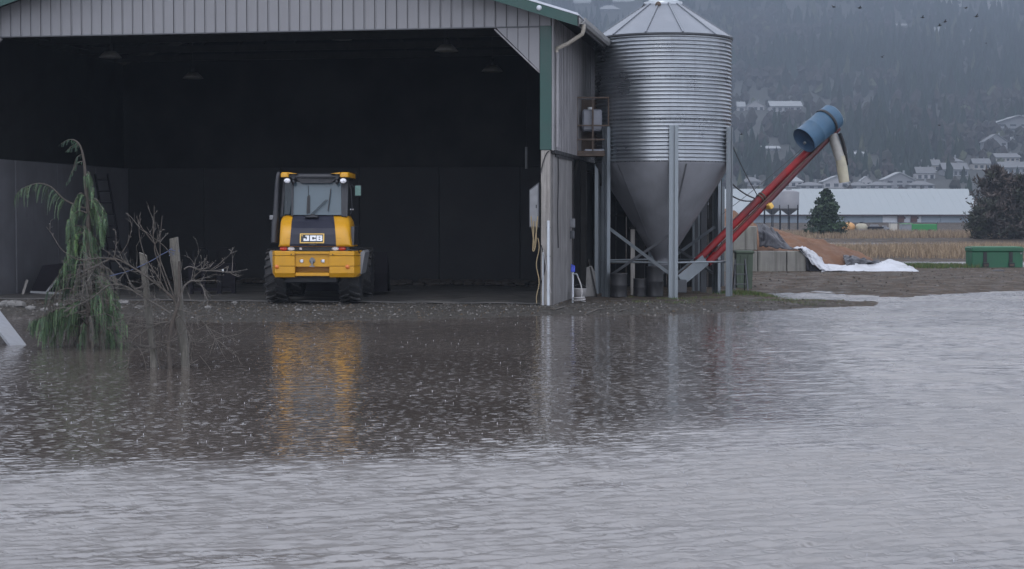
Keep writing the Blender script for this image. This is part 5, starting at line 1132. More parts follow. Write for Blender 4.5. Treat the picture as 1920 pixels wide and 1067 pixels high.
# ---------------------------------------------------------------- trees of the field
def leaf_cloud(pts, size, cols, droop=.0, asp=.5):
    """small random leaf quads at points"""
    n_ = len(pts); a = rng.normal(0, 1, (n_, 3)); a /= np.linalg.norm(a, axis=1)[:, None]; b = np.cross(a, rng.normal(0, 1, (n_, 3))); b /= np.linalg.norm(b, axis=1)[:, None]
    b[:, 2] -= droop; s = size * rng.uniform(.5, 1.5, (n_, 1)); a = a * s * asp; b = b * s
    V = np.stack([pts - a * .4, pts + b * .5 - a, pts + b, pts + b * .5 + a], 1)
    c = np.repeat(cols, 4, 0); return V.reshape(-1, 3), np.arange(n_ * 4).reshape(-1, 4), c
def conifer(px, py, hpx, wpx, z, label, cols, n_=9000, lobes=None, rough=.35, trunk='bark', size=.16, cat='tree', name='conifer_tree', bare=False):
    v = onz(px, py, z); s_ = F / v.y; H = hpx / s_; Rb = wpx / 2 / s_
    t = thing(name, label, cat, (v.x, v.y, z - .05))
    mb = MB(); mb.tube([(0, 0, -.1), (.03, 0, H * .4), (0, .02, H * .95)], [.14 * H / 5, .09 * H / 5, .02], 8); mb.build('trunk', trunk, t)
    P_ = []; C_ = []
    nb = 170
    for k in range(nb):                                    # branch clumps
        f = rng.uniform(.03, 1) ** .9; r_env = Rb * ((1 - f) ** .75 if not bare else (max(.0, 1 - f ** 2.2) ** .5) * (.75 + .35 * min(1, f * 3))) * rng.uniform(1 - rough, 1 + rough * .55) + .05; an = rng.uniform(0, 6.283); m_ = n_ // nb
        u = rng.uniform(0, 1, m_) ** .6; zz = H * f + u * r_env * .12 + rng.normal(0, .035 * H, m_) * (1.1 - f)
        p = np.stack([np.cos(an) * u * r_env + rng.normal(0, .06 * H * (1.05 - f), m_), np.sin(an) * u * r_env + rng.normal(0, .06 * H * (1.05 - f), m_), zz], -1)
        P_.append(p); C_.append(np.tile(cols[rng.integers(0, len(cols))] * rng.uniform(.6, 1.35), (m_, 1)))
    p = np.concatenate(P_); c = np.concatenate(C_); p[:, 2] = np.clip(p[:, 2], .05, H)
    V, Fc, c = leaf_cloud(p, size, c, -.35 if bare else .25, .14 if bare else .5); o = np_mesh('crown', V, Fc, 'foliage', c); o.parent = t; return t
gcol = 1.15 * np.array([[.020, .038, .020], [.028, .050, .024], [.014, .028, .016], [.036, .055, .030]])
conifer(1549, 446, 92, 84, .1, 'dense dark green conifer standing in the field before the far barn', gcol, 8500, size=.22, rough=.5)
pcol = np.array([[.060, .048, .043], [.048, .040, .037], [.042, .046, .033], [.072, .056, .050]])
conifer(1866, 450, 132, 96, .1, 'tall rounded brownish bare tree standing at the right of the field', pcol, 9500, rough=.6, size=.36, name='bare_tree', bare=True)
conifer(1912, 450, 116, 92, .1, 'broad brownish bare tree cut by the right edge of the picture', pcol, 8500, rough=.6, size=.36, name='bare_tree', bare=True)
conifer(1838, 450, 62, 44, .1, 'low brownish bush left of the tall bare tree', np.array([[.035, .042, .024], [.04, .035, .03]]), 6000, rough=.4, size=.26, name='bare_tree', bare=True)
# ---------------------------------------------------------------- houses on the hill
def house(px, py, wpx, hpx, label, wall='wall_white', roof='shingle', kind='gable', nwin=3, rz=0., dy=0, group='houses on the hillside', storeys=1, front=False):
    x0 = (px - 960) / F * 800; Yd = hill_d(py, x0) + dy; p = at(px, py, Yd); s_ = F / Yd; w_ = wpx / s_; h = hpx / s_; g_ = hill_h(np.array([p.x]), np.array([Yd]))[0]
    t = thing('hill_house', label, 'house', (p.x, Yd, p.z), rz, group); dp = w_ * .8; hw = h * .52
    mb = MB(); mb.box((-w_ / 2, 0, -4), (w_ / 2, dp, hw)); mb.build('wall', wall, t)
    ov = w_ * .05
    if kind == 'gable':
        mb = MB(); mb.prism([(-ov, hw - .1), (dp / 2, h), (dp + ov, hw - .1), (dp + ov, hw + .15), (dp / 2, h + .25), (-ov, hw + .15)], -w_ / 2 - ov, w_ / 2 + ov, 'x')
    elif kind == 'front':
        mb = MB(); mb.prism([(-w_ / 2 - ov, hw - .1), (0, h), (w_ / 2 + ov, hw - .1), (w_ / 2 + ov, hw + .2), (0, h + .3), (-w_ / 2 - ov, hw + .2)], -ov, dp + ov, 'y')
        m2 = MB(); m2.prism([(-w_ / 2, hw), (w_ / 2, hw), (0, h - .05)], .02, .2, 'y'); m2.build('gable_wall', wall, t)
    else:
        mb = MB(); mb.add([(-w_ / 2 - ov, -ov, hw), (w_ / 2 + ov, -ov, hw), (w_ / 2 + ov, dp + ov, hw), (-w_ / 2 - ov, dp + ov, hw), (-w_ * .14, dp / 2, h), (w_ * .14, dp / 2, h)], [(0, 1, 5, 4), (1, 2, 5), (2, 3, 4, 5), (3, 0, 4), (3, 2, 1, 0)])
    rf = mb.build('roof', roof, t)
    mb = MB(); mb.box((w_ * .2, dp * .5, hw + (h - hw) * .2), (w_ * .26, dp * .58, h + .8)); mb.build('chimney', 'wall_grey', rf)
    for st in range(storeys):
        for k in range(nwin):
            cxw = -w_ / 2 + w_ * (k + .5) / nwin; ww = w_ / nwin * .27; z0 = hw * (st + .25) / storeys; z1 = hw * (st + .78) / storeys
            mb = MB(); mb.box((cxw - ww, -.06, z0), (cxw + ww, -.003, z1)); wn = mb.build('window', 'pane', t)
            mb = MB(); mb.box((cxw - ww - .12, -.09, z0 - .18), (cxw + ww + .12, -.003, z0 - .005)); mb.build('sill', 'wall_white', wn)
    return t
HS = [
 (1488, 352, 36, 22, 'white house low on the hill right above the grey feed bin', 'wall_white', 'shingle_pale', 'hip', 3),
 (1522, 355, 46, 14, 'low grey roofed house left of the white steep gabled house', 'wall_grey', 'shingle', 'hip', 3),
 (1568, 353, 48, 22, 'white house with a broad pale gable behind the small conifer', 'wall_white', 'shingle_pale', 'front', 3),
 (1610, 355, 36, 14, 'low grey hip roofed house behind the far barn ridge', 'wall_grey', 'shingle', 'hip', 2),
 (1624, 350, 22, 18, 'small white house with a bright gable above the far barn', 'wall_white', 'shingle_pale', 'front', 2),
 (1652, 355, 46, 15, 'grey house with a pointed roof tip above the far barn', 'wall_grey', 'shingle', 'hip', 3),
 (1687, 352, 54, 28, 'wide grey gabled house with porch above the middle of the far barn', 'wall_grey', 'shingle_pale', 'front', 3),
 (1729, 355, 46, 16, 'grey hip roofed house right of the wide gabled house', 'wall_grey', 'shingle', 'hip', 3),
 (1736, 338, 34, 24, 'white balconied house on the left of the terrace cluster', 'wall_white', 'shingle', 'gable', 3),
 (1747, 322, 32, 22, 'upper left house of the terrace cluster with pale eaves', 'wall_cream', 'shingle', 'gable', 3),
 (1792, 332, 46, 26, 'large grey house with rows of windows in the terrace cluster', 'wall_grey', 'shingle', 'gable', 5),
 (1786, 312, 40, 18, 'house with a white chimney at the top of the terrace cluster', 'wall_grey', 'shingle', 'hip', 3),
 (1841, 318, 32, 20, 'pinkish grey house left of the tall bare tree', 'wall_cream', 'shingle', 'gable', 3),
 (1890, 304, 44, 16, 'house with cream front behind the tall bare tree', 'wall_cream', 'shingle', 'gable', 5),
 (1902, 326, 50, 22, 'bluish house partly hidden by the bare trees at the right edge', 'wall_grey', 'shingle', 'gable', 4),
 (1868, 282, 42, 30, 'house with an arched looking gable on the right slope', 'wall_grey', 'shingle', 'front', 3),
 (1898, 276, 16, 18, 'narrow pale house right of the arched gable house', 'wall_white', 'shingle_pale', 'front', 1),
 (1910, 247, 84, 30, 'house with a big pale slanting roof at the right edge of the picture', 'wall_grey', 'shingle_pale', 'front', 4),
 (1384, 211, 26, 20, 'white house on the mid slope next to the silo wall', 'wall_white', 'shingle_pale', 'gable', 2),
 (1417, 209, 32, 20, 'white gabled house second from the silo on the mid slope', 'wall_white', 'shingle_pale', 'front', 3),
 (1474, 211, 56, 22, 'long white house left of the blue drum on the mid slope', 'wall_white', 'shingle_pale', 'gable', 5),
 (1756, 70, 38, 20, 'pale house alone high on the wooded slope', 'wall_white', 'shingle_pale', 'gable', 4),
 (1824, 68, 20, 14, 'small white house high on the slope right of the lone pale house', 'wall_white', 'shingle_pale', 'front', 2),
 (1690, 53, 20, 9, 'tiny faint house left of the lone pale house', 'wall_grey', 'shingle_pale', 'gable', 2),
 (1784, 9, 38, 16, 'pale house at the top edge right of centre of the slope', 'wall_white', 'shingle_pale', 'gable', 4),
 (1866, 10, 26, 18, 'pale house at the top edge near the right corner', 'wall_white', 'shingle_pale', 'gable', 2),
 (1470, 4, 30, 10, 'faint house at the top edge above the auger', 'wall_white', 'shingle_pale', 'gable', 3),
 (1545, 4, 24, 10, 'faint house at the top edge above the blue drum', 'wall_white', 'shingle_pale', 'hip', 2),
 (1092, 14, 30, 16, 'faint pale house right above the barn eave', 'wall_white', 'shingle_pale', 'gable', 3),
 (1142, 28, 40, 20, 'faint grey house left of the silo roof', 'wall_grey', 'shingle_pale', 'hip', 3),
 (1168, 12, 40, 16, 'faint pale house at the top edge left of the silo lid', 'wall_white', 'shingle_pale', 'gable', 3),
 (1308, 4, 30, 12, 'faint pale house at the top edge right of the silo lid', 'wall_white', 'shingle_pale', 'gable', 3),
 (1600, 293, 40, 8, 'faint long low house on the lower slope right of the cream spout', 'wall_grey', 'shingle_pale', 'gable', 3),
 (1440, 284, 44, 10, 'faint long roof on the lower slope left of the auger', 'wall_grey', 'shingle_pale', 'gable', 3),
 (1410, 350, 34, 18, 'faint grey house between silo and auger above the far barn', 'wall_grey', 'shingle', 'hip', 3),
]
HX = []
for h_ in HS:
    px, py, wpx, hpx, lab, wa, ro, kd, nw = h_
    o = house(px, py, wpx, hpx, lab, wa, ro, kd, nw, storeys=2 if hpx > 26 else 1); HX.append((o.location.x, o.location.y, wpx * o.location.y / F))
# ---------------------------------------------------------------- hillside forest: one far mass
def forest():
    N = 21000; y = 400 + (1960 - 400) * rng.uniform(0, 1, N) ** 1.15; x = rng.uniform(-.36, .36, N) * (y + 150) + 0.0
    k = rng.uniform(0, 1, N) < np.clip((fbm(x / 90, y / 140, 61, 3) - .20) * 3.2, .25, 1); x, y = x[k], y[k]
    keep = np.ones(len(x), bool)
    for hx, hy, hw in HX:                                   # keep a clearing before each house
        keep &= ~((np.abs(x - hx) < hw * .62) & (y > hy - (30 + hy * .05)) & (y < hy + 14))
    keep &= ~((y < 560) & (rng.uniform(0, 1, len(y)) < .75))
    x, y = x[keep], y[keep]; n_ = len(x); z = hill_h(x, y) - .5
    decid = fbm(x / 70, y / 110, 63, 3) + rng.normal(0, .07, n_) > .535 - .12 * np.clip((900 - y) / 300, 0, 1)
    H = np.where(decid, rng.uniform(5, 11, n_), rng.uniform(9, 21, n_)) * np.clip(.36 + (y - 420) / 900, .36, 1)
    Rr = np.where(decid, rng.uniform(.28, .42, n_), rng.uniform(.15, .22, n_)) * H
    # profile of 4 rings with ragged radii
    K = 7; fz_ = np.where(decid[:, None], np.array([[.12, .42, .78, .97]]), np.array([[.08, .38, .70, .95]])); fr = np.where(decid[:, None], np.array([[.35, 1.0, .75, .15]]), np.array([[1.0, .72, .38, .05]]))
    an = np.arange(K) / K * 6.283; V = []
    for j in range(4):
        rr = Rr[:, None] * fr[:, j:j + 1] * rng.uniform(.45, 1.45, (n_, K)); aa = an[None] + rng.uniform(-.3, .3, (n_, K))
        V.append(np.stack([x[:, None] + rr * np.cos(aa), y[:, None] + rr * np.sin(aa), z[:, None] + (H * fz_[:, j])[:, None] + rng.normal(0, .07, (n_, K)) * H[:, None]], -1))
    V.append(np.stack([x, y, z + H * 1.04], -1)[:, None]); V = np.concatenate(V, 1); m_ = V.shape[1]
    fc = []
    for j in range(3):
        for q_ in range(K):
            a_, b_ = j * K + q_, j * K + (q_ + 1) % K; fc += [[a_, b_, b_ + K], [a_, b_ + K, a_ + K]]
    for q_ in range(K): fc.append([3 * K + q_, 3 * K + (q_ + 1) % K, 4 * K])
    fc = np.array(fc); col = np.where(decid[:, None], np.array([[.038, .035, .034]]), np.array([[.018, .030, .024]])) * rng.uniform(.75, 1.25, (n_, 1)) + rng.normal(0, .002, (n_, 3))
    pale = rng.uniform(0, 1, n_) < .05; col[pale] = np.array([.075, .085, .055])
    col = np.clip(col, .005, 1); c = np.repeat(col, m_, 0) * rng.uniform(.85, 1.15, (n_ * m_, 1))
    tag(np_mesh('hill_forest', V.reshape(-1, 3), (fc[None] + (np.arange(n_) * m_)[:, None, None]).reshape(-1, 3), 'far_foliage', c), 'misty forest covering the hillside', None, None, 'stuff')
forest()
# ---------------------------------------------------------------- birds
bm_ = MB(); bm_.ball((0, 0, 0), .07, 8, 6, (2.2, 1, .9)); bm_.ball((.17, 0, .02), .035, 6, 5); bm_.add([(.06, 0, .02), (-.08, 0, .02), (-.10, .34, .10), (-.02, .36, .11), (.03, .18, .09), (.06, 0, .035), (-.08, 0, .035)], [(0, 4, 3, 2, 1)]); bm_.add([(.06, 0, .02), (-.08, 0, .02), (-.10, -.34, .10), (-.02, -.36, .11), (.03, -.18, .09)], [(0, 1, 2, 3, 4)]); bm_.add([(-.12, 0, 0), (-.27, .05, 0), (-.27, -.05, .0), (-.12, 0, .015)], [(0, 1, 2), (3, 2, 1)])
bme = bm_.mesh('bird', 'bird_dark')
for px, py, Yd, a, wh in ((1563, 13, 62, .3, 'leftmost of the pair near the top edge'), (1612, 15, 58, .2, 'right one of the pair near the top edge'), (1730, 33, 70, .1, 'leftmost of the loose flock at the top right'), (1772, 41, 60, .25, 'just above the lone pale house'), (1762, 48, 66, .0, 'closest to the roof of the lone pale house'), (1811, 15, 68, .4, 'highest of the loose flock at the top right'), (1831, 31, 56, .3, 'rightmost of the loose flock at the top right'), (1849, 81, 90, 1.0, 'tiny one right of the small white house'), (1654, 107, 78, .8, 'lone one high above the blue drum'), (1761, 235, 85, .1, 'low one between blue drum and right edge'), (1390, 252, 80, .2, 'low one beside the right silo leg')):
    o = inst('bird', bme, None, at(px, py, Yd), (U(-.3, .3), U(-.2, .2), a), (.40, .40, .40)); tag(o, 'small dark bird in flight, ' + wh, 'bird', 'birds flying before the hill')
# ---------------------------------------------------------------- weeping conifer standing in the flood
WT = onz(165, 652, 0); YT = WT.y
tree = thing('weeping_conifer', 'drooping green weeping cedar standing in the flood at the left', 'tree', (WT.x, WT.y, 0))
def wl(px, py, dy=0): return at(px, py, YT + dy) - Vector((WT.x, WT.y, 0))
def smooth(P_, n_=6):
    o = []
    for k in range(len(P_) - 1):
        p0, p1, p2, p3 = P_[max(k - 1, 0)], P_[k], P_[k + 1], P_[min(k + 2, len(P_) - 1)]
        for j in range(n_):
            t_ = j / n_; o.append(.5 * ((2 * p1) + (p2 - p0) * t_ + (2 * p0 - 5 * p1 + 4 * p2 - p3) * t_ ** 2 + (3 * p1 - p0 - 3 * p2 + p3) * t_ ** 3))
    return o + [P_[-1]]
tp = smooth([wl(166, 665), wl(167, 560), wl(166, 470), wl(165, 400), wl(161, 345), wl(158, 305), wl(151, 275), wl(140, 263), wl(128, 262)])
mb = MB(); mb.tube(tp, [.05 * (1 - k / len(tp)) ** 1.25 + .005 for k in range(len(tp))], 8); mb.build('trunk', 'bark', tree)
SPV, SPF, SPC = [], [], []
greens = [(.080, .125, .068), (.062, .098, .056), (.098, .150, .078), (.045, .070, .045)]
browns = [(.060, .058, .048), (.045, .048, .040), (.072, .066, .056)]
def spray(p, length, dirv, col, width=.011):
    """a hanging spray: stem strip with pairs of small leaflets"""
    p = Vector(p); d = Vector(dirv); n_ = max(4, int(length / .022)); st = length / n_
    sd = Vector((U(-1, 1), U(-1, 1), 0)).normalized()
    cf = U(.7, 1.35); col = tuple(c * cf for c in col)
    for k in range(n_):
        f = k / n_; d = (d + Vector((U(-.06, .06), U(-.06, .06), -.22))).normalized(); p2 = p + d * st
        w_ = width * (1 - f * .6)
        b = len(SPV); SPV.extend([p - sd * w_ * .35, p + sd * w_ * .35, p2 + sd * w_ * .3, p2 - sd * w_ * .3]); SPF.append((b, b + 1, b + 2, b + 3)); SPC.extend([col] * 4)
        for s_ in (-1, 1):
            out = (sd * s_ * U(.5, 1) + d * 1.3 + Vector((0, U(-.6, .6), 0))).normalized(); ll = st * U(1.2, 2.2) * (1.05 - f * .5); c2 = tuple(c * U(.75, 1.25) for c in col)
            b = len(SPV); pr = d.cross(out).normalized() if d.cross(out).length > 1e-6 else sd; ww = out.cross(pr) * w_ * .35
            SPV.extend([p - ww, p + out * ll * .5 - ww * 1.2, p + out * ll, p + out * ll * .5 + ww * 1.2]); SPF.append((b, b + 1, b + 2, b + 3)); SPC.extend([c2] * 4)
        p = p2
def branch(P_, r0, dens, lmin, lmax, cols, f0=.1, wd=.011):
    pts = smooth(P_, 6); mb = MB(); mb.tube(pts, [r0 * (1 - k / len(pts)) + .003 for k in range(len(pts))], 6); mb.build('branch', 'bark', tree)
    for k in range(len(pts) - 1):
        f = k / len(pts)
        if f < f0: continue
        seg = pts[k + 1] - pts[k]
        for _ in range(max(1, int(seg.length * dens + U(0, 1)))):
            p = pts[k] + seg * U(0, 1) + Vector((U(-.02, .02), U(-.03, .03), U(-.01, .01))); ll = U(lmin, lmax) * (.55 + .6 * math.sin(math.pi * min(1, f * .9 + .1)))
            spray(p, ll, seg.normalized() * .5 + Vector((U(-.25, .25), U(-.25, .25), -.5)), random.choice(cols), wd)
# the bent tip and its four thin fronds
for P_ in ([(150, 274), (140, 264), (128, 262), (114, 270)], [(148, 270), (138, 272), (124, 284)], [(154, 289), (144, 296), (137, 316)], [(158, 303), (146, 305), (134, 325), (127, 342)], [(146, 270), (142, 280)]):
    branch([wl(*p) for p in P_], .006, 22, .03, .09, [(.05, .085, .06), (.04, .075, .05)], .05, .010)
# the long arm to the left
branch([wl(162, 391), wl(140, 384), wl(118, 372), wl(98, 352), wl(78, 344), wl(60, 346), wl(40, 355), wl(28, 368)], .013, 42, .10, .36, greens, .22)
for (px, py, dx, dy2, ln) in ((160, 330, 12, 30, 1), (163, 372, -26, 26, 1), (164, 380, 30, 30, 1), (164, 400, -34, 30, 1), (165, 395, 26, 40, 1)):
    for k in range(2): branch([wl(px, py, U(-.05, .05)), wl(px + dx * .5, py - 6 + U(-4, 4), U(-.2, .2)), wl(px + dx, py + dy2 * .5, U(-.3, .3)), wl(px + dx * 1.1, py + dy2, U(-.35, .35))], .008, 40, .12, .36, greens, .0)
# lower tiers all round the trunk
for k in range(56):
    f = (k + U(0, 1)) / 56; py = 425 + 205 * f; an = U(0, 6.283); wpx = (40 + 55 * f) * U(.45, 1.15); out = wpx * math.cos(an); dpt = wpx / 126 * math.sin(an)
    cols = greens if (f < .25 or U(0, 1) < .6) else browns
    branch([wl(165, py), wl(165 + out * .5 - 3, py - 9, dpt * .5), wl(165 + out * .85 - 5 * f, py + 8, dpt * .85), wl(165 + out - 8 * f, py + 32, dpt)], .010, 27, .14, .40, cols, .12)
for P_ in ([(165, 560), (140, 566), (110, 580), (80, 592), (58, 606)], [(165, 585), (130, 590), (95, 606), (78, 622)], [(165, 540), (190, 548), (212, 566), (222, 592)], [(165, 600), (188, 606), (208, 624), (214, 640)]):
    for k in range(2): branch([wl(px + U(-3, 3), py + U(-4, 4), U(-.25, .25)) for px, py in P_], .012, 60, .14, .36, greens, .15)
for k in range(4): spray(wl(143 + U(-3, 3), 438 + k * 4, -.42), U(.16, .28), (0, 0, -1), (.085, .14, .055), .016)
V = np.array([tuple(v) for v in SPV]); o = np_mesh('crown', V, np.array(SPF), 'foliage', np.array(SPC)); o.parent = tree

# ---------------------------------------------------------------- bare fruit bush with stakes
BS = onz(322, 690, 0); YS = BS.y
bush = thing('bare_bush', 'leafless tangled fruit bush with buds standing in the flood', 'bush', (BS.x, BS.y, 0))
def sl(px, py, dy=0): return at(px, py, YS + dy) - Vector((BS.x, BS.y, 0))
tw = MB(); buds = MB()
def twig(p, d, length, r, depth):
    pts = [Vector(p)]; d = Vector(d).normalized(); n_ = max(3, int(length / .07))
    for k in range(n_):
        d = (d + Vector((U(-.2, .2), U(-.2, .2), U(-.16, .16)))).normalized(); pts.append(pts[-1] + d * length / n_)
        if depth > 0 and U(0, 1) < .45: twig(pts[-1], d + Vector((U(-.9, .9), U(-.9, .9), U(-.5, .8))), length * U(.3, .6), r * .6, depth - 1)
        elif U(0, 1) < .25: buds.ball(tuple(pts[-1] + Vector((U(-.006, .006), 0, .006))), r * 1.1 + .0035, 5, 4)
    tw.tube(pts, [r * (1 - .7 * k / n_) for k in range(n_ + 1)], 5)
def limb(P_, r0, r1, kids=6, klen=.3, depth=1, mat='bark', droop=0):
    pts = smooth([sl(*p) for p in P_], 6); n_ = len(pts); mb = MB(); mb.tube(pts, [r0 + (r1 - r0) * k / n_ for k in range(n_)], 7); mb.build('limb', mat, bush)
    for k in range(kids):
        j = int(n_ * U(.25, .95)); d = pts[min(j + 1, n_ - 1)] - pts[j - 1]
        twig(pts[j], d.normalized() + Vector((U(-.9, .9), U(-.9, .9), U(-.3, 1.0) - droop)), klen * U(.5, 1.3), .006, depth)
limb([(320, 700), (317, 650), (322, 610), (330, 585), (334, 570)], .032, .022, 4, .25)
limb([(334, 575), (336, 545), (337, 500), (336, 490)], .026, .02, 2, .2)
limb([(334, 580), (325, 560), (303, 540), (262, 510), (225, 488), (205, 484)], .018, .008, 12, .35, 2)
limb([(320, 588), (300, 575), (265, 555), (235, 537), (205, 535), (170, 560), (120, 584)], .014, .006, 16, .34, 2, 'bark_grey')
limb([(205, 486), (180, 500), (165, 530), (150, 560)], .008, .003, 12, .3, 2, 'bark_grey')
limb([(215, 486), (235, 510), (250, 540), (275, 535)], .008, .003, 8, .25, 1, 'bark_grey')
limb([(215, 487), (190, 484), (150, 487), (118, 470), (98, 440), (87, 425)], .009, .003, 4, .15, 1)
limb([(214, 485), (218, 455), (216, 430)], .007, .003, 2, .12)
limb([(222, 482), (240, 455), (247, 425), (248, 412)], .006, .002, 3, .15)
limb([(316, 545), (300, 500), (290, 470), (292, 455), (300, 440), (304, 405)], .010, .004, 3, .15)
limb([(288, 455), (268, 430), (258, 412), (257, 404)], .007, .003, 2, .12)
limb([(316, 555), (296, 520), (272, 480), (262, 445), (260, 410)], .010, .003, 4, .2)
limb([(328, 560), (305, 500), (288, 450), (289, 420), (289, 385)], .010, .003, 4, .2)
limb([(300, 545), (301, 500), (300, 460), (302, 432)], .008, .003, 2, .15)
limb([(330, 560), (325, 510), (315, 470), (280, 440), (262, 425)], .008, .003, 3, .15)
limb([(337, 560), (345, 538), (358, 527), (372, 528), (382, 543), (389, 562)], .014, .006, 8, .28, 2, 'bark_grey')
limb([(345, 505), (356, 500), (376, 507), (400, 508), (425, 510), (452, 508)], .010, .003, 10, .22, 1, 'bark_grey')
limb([(376, 507), (385, 492), (388, 478)], .005, .002, 2, .1)
limb([(392, 508), (415, 492), (438, 470)], .006, .002, 3, .12)
limb([(366, 528), (364, 518), (378, 508), (395, 500)], .006, .003, 3, .15)
limb([(338, 592), (322, 602), (300, 606), (276, 618), (254, 634)], .013, .006, 10, .3, 2, 'bark_grey')
limb([(330, 590), (342, 600), (360, 640), (362, 662)], .008, .003, 8, .25, 2)
limb([(325, 596), (302, 620), (288, 640), (330, 634), (353, 612)], .008, .004, 8, .25, 1, 'bark_grey')
limb([(318, 640), (300, 650), (275, 655), (246, 660), (240, 690)], .007, .003, 12, .3, 2, 'bark')
limb([(340, 582), (365, 590), (395, 620), (405, 640)], .007, .003, 12, .3, 2, 'bark_grey')
limb([(298, 560), (270, 575), (250, 590), (230, 600)], .006, .003, 10, .28, 2, 'bark_grey')
limb([(300, 690), (296, 660), (305, 620), (318, 600)], .009, .006, 4, .25, 1)
for k in range(34):                                       # the mesh of fine shoots low in the middle
    px = U(215, 390); py = U(560, 680); twig(sl(px, py, U(-.35, .35)), (U(-1, 1), U(-.6, .6), U(-.9, .7)), U(.15, .45), .0042, 1)
for k in range(20):
    px = U(150, 290); py = U(490, 590); twig(sl(px, py, U(-.3, .3)), (U(-1, .3), U(-.6, .6), U(-.9, .5)), U(.15, .42), .0042, 1)
tag(tw.build('twigs', 'bark_grey', bush), kind='stuff'); tag(buds.build('buds', 'bark_grey', bush), kind='stuff')
def stake(bx, by, tx, ty, w_, dy, label, top_cut):
    a = at(bx, by + 14, YS + dy); b = at(tx, ty, YS + dy + .1); t = thing('wooden_stake', label, 'stake', (a.x, a.y, 0))
    P_ = [a.lerp(b, k / 6) - Vector((a.x, a.y, 0)) + Vector((U(-.008, .008), U(-.008, .008), 0)) for k in range(7)]
    mb = MB(); rings = []
    for k, p in enumerate(P_):
        r = w_ * (1 + .12 * math.sin(k * 2.1 + bx)) ; rings.append([(p.x + sx * r, p.y + sy * r, p.z + (top_cut * sx if k == 6 else 0)) for sx, sy in ((-1, -.7), (-.6, -1), (.6, -1), (1, -.7), (1, .7), (.6, 1), (-.6, 1), (-1, .7))])
    loft(mb, rings, True, False); mb.build('shaft', 'post_wood', t); return t, P_
tA, PA = stake(349, 690, 325, 446, .052, .15, 'tall grey wooden stake right of the bare bush with blue twine round its top', .012)
tB, PB = stake(291, 688, 268, 476, .040, .1, 'shorter mossy wooden stake in the middle of the bare bush', -.02)
mb = MB()
for zz in (.0, .025, .06):
    c = PA[6] + Vector((.004, 0, -.16 - zz)); mb.tube([c + Vector((.062 * math.cos(a), .062 * math.sin(a), .01 * math.sin(a * 2 + zz * 60))) for a in np.linspace(0, 6.283, 17)], .006, 5)
mb.build('twine_wrap', 'rope_blue', tA)
a = at(322, 466, YS + .15); b = at(205, 518, YS + .1); mb = MB(); mb.tube([a.lerp(b, k / 12) - Vector((0, 0, .05 * math.sin(k / 12 * math.pi))) + Vector((U(-.004, .004), 0, U(-.004, .004))) for k in range(13)], .006, 5); tag(mb.build('twine', 'rope_blue'), 'blue twine stretched from the tall stake into the bush', 'twine')
# slanting plank at the left edge
a = at(-30, 566, 26.3); b = at(34, 650, 25.6); mb = MB(); d = (b - a); mb.bar(a, b + Vector((0, 0, -.12)) * 0, .05, .26, math.pi / 2); t = mb.build('plank', 'plank'); tag(t, 'pale wide plank slanting into the flood at the left edge', 'plank')
# rubble and debris on the left bank
def rock(px, py, s, label, mat='rubble', sq=(1.3, 1, .6)):
    p = onz(px, py, .1); p.z = gz(p.x, p.y); mb = MB(); mb.ball((0, 0, s * .25), s, 9, 6, sq)
    mb.v = [(x * (1 + U(-.2, .2)), y * (1 + U(-.2, .2)), z * (1 + U(-.2, .2))) for x, y, z in mb.v]; mb.sm = [False] * len(mb.sm); tag(mb.build('rock', mat, None, p), label, 'rock', 'rocks on the left bank')
for a in ((12, 573, .13, 'pale jagged rock nearest the left edge of the bank'), (30, 574, .16, 'large pale rock second from the left edge of the bank'), (58, 578, .09, 'small pale rock left of the cedar'), (84, 579, .07, 'little pale rock just left of the cedar'), (110, 573, .09, 'pale rock against the cedar foliage'), (232, 571, .10, 'pale rock between cedar and bare bush'), (262, 577, .08, 'flat pale rock behind the shorter stake'), (390, 578, .06, 'small rock right of the bare bush'), (440, 570, .05, 'tiny rock before the dark implement'), (560, 583, .05, 'tiny rock before the wheel loader')): rock(*a)
# implements standing in the dark of the barn
def inb(px, py, z=.125): return onz(px, py, z)
v = inb(88, 552); t = thing('steel_bucket', 'dark steel bucket tipped against the left barn wall', 'bucket', v)
mb = MB(); mb.prism([(-.42, 0), (.55, 0), (.62, .5), (.25, .72), (-.1, .68)], 0, .9, 'y'); mb.build('shell', 'machine_dark', t)
mb = MB(); mb.bar((.02, -.12, .05), (.42, -.05, .58), .08, .05); mb.build('arm', 'fender_grey', t)
mb = MB(); mb.bar((-.30, -.3, .07), (.50, -.3, .03), .05, .05); mb.build('cutting_edge', 'fender_grey', t)
mb = MB(); mb.bar((-.56, -.05, 0), (-.46, 0, .34), .05, .05); mb.build('prop', 'old_wood', t)
v = inb(398, 552); t = thing('fork_carriage', 'dark steel implement frame with hoops beside the loader', 'implement', v)
for (x0, z0, x1, z1) in ((-.5, .08, .5, .16), (-.5, .62, .5, .72)): mb = MB(); mb.box((x0, -.03, z0), (x1, .05, z1)); mb.build('cross_bar', 'machine_dark', t)
for x in (-.5, -.2, .17, .5): mb = MB(); mb.box((x - .05, -.05, 0), (x + .05, .06, .73 if abs(x) > .3 else .61)); mb.build('upright', 'machine_dark', t)
mb = MB(); mb.box((.22, -.02, .17), (.45, .02, .61)); mb.build('side_plate', 'machine_dark', t)
for x in (-.28, .3): mb = MB(); mb.tube([(x - .2, .1, .7), (x - .19, .1, 1.02), (x - .1, .1, 1.08), (x + .1, .1, 1.08), (x + .18, .1, 1.02), (x + .19, .1, .7)], .011, 6); mb.build('hoop', 'machine_dark', t)
mb = MB(); mb.box((.24, -.06, .52), (.28, -.052, .60)); mb.build('tag_plate', 'white_paint', t)
v = inb(215, 545); t = thing('leaning_ladder', 'long dark ladder leaning on the left barn wall behind the cedar', 'ladder', v)
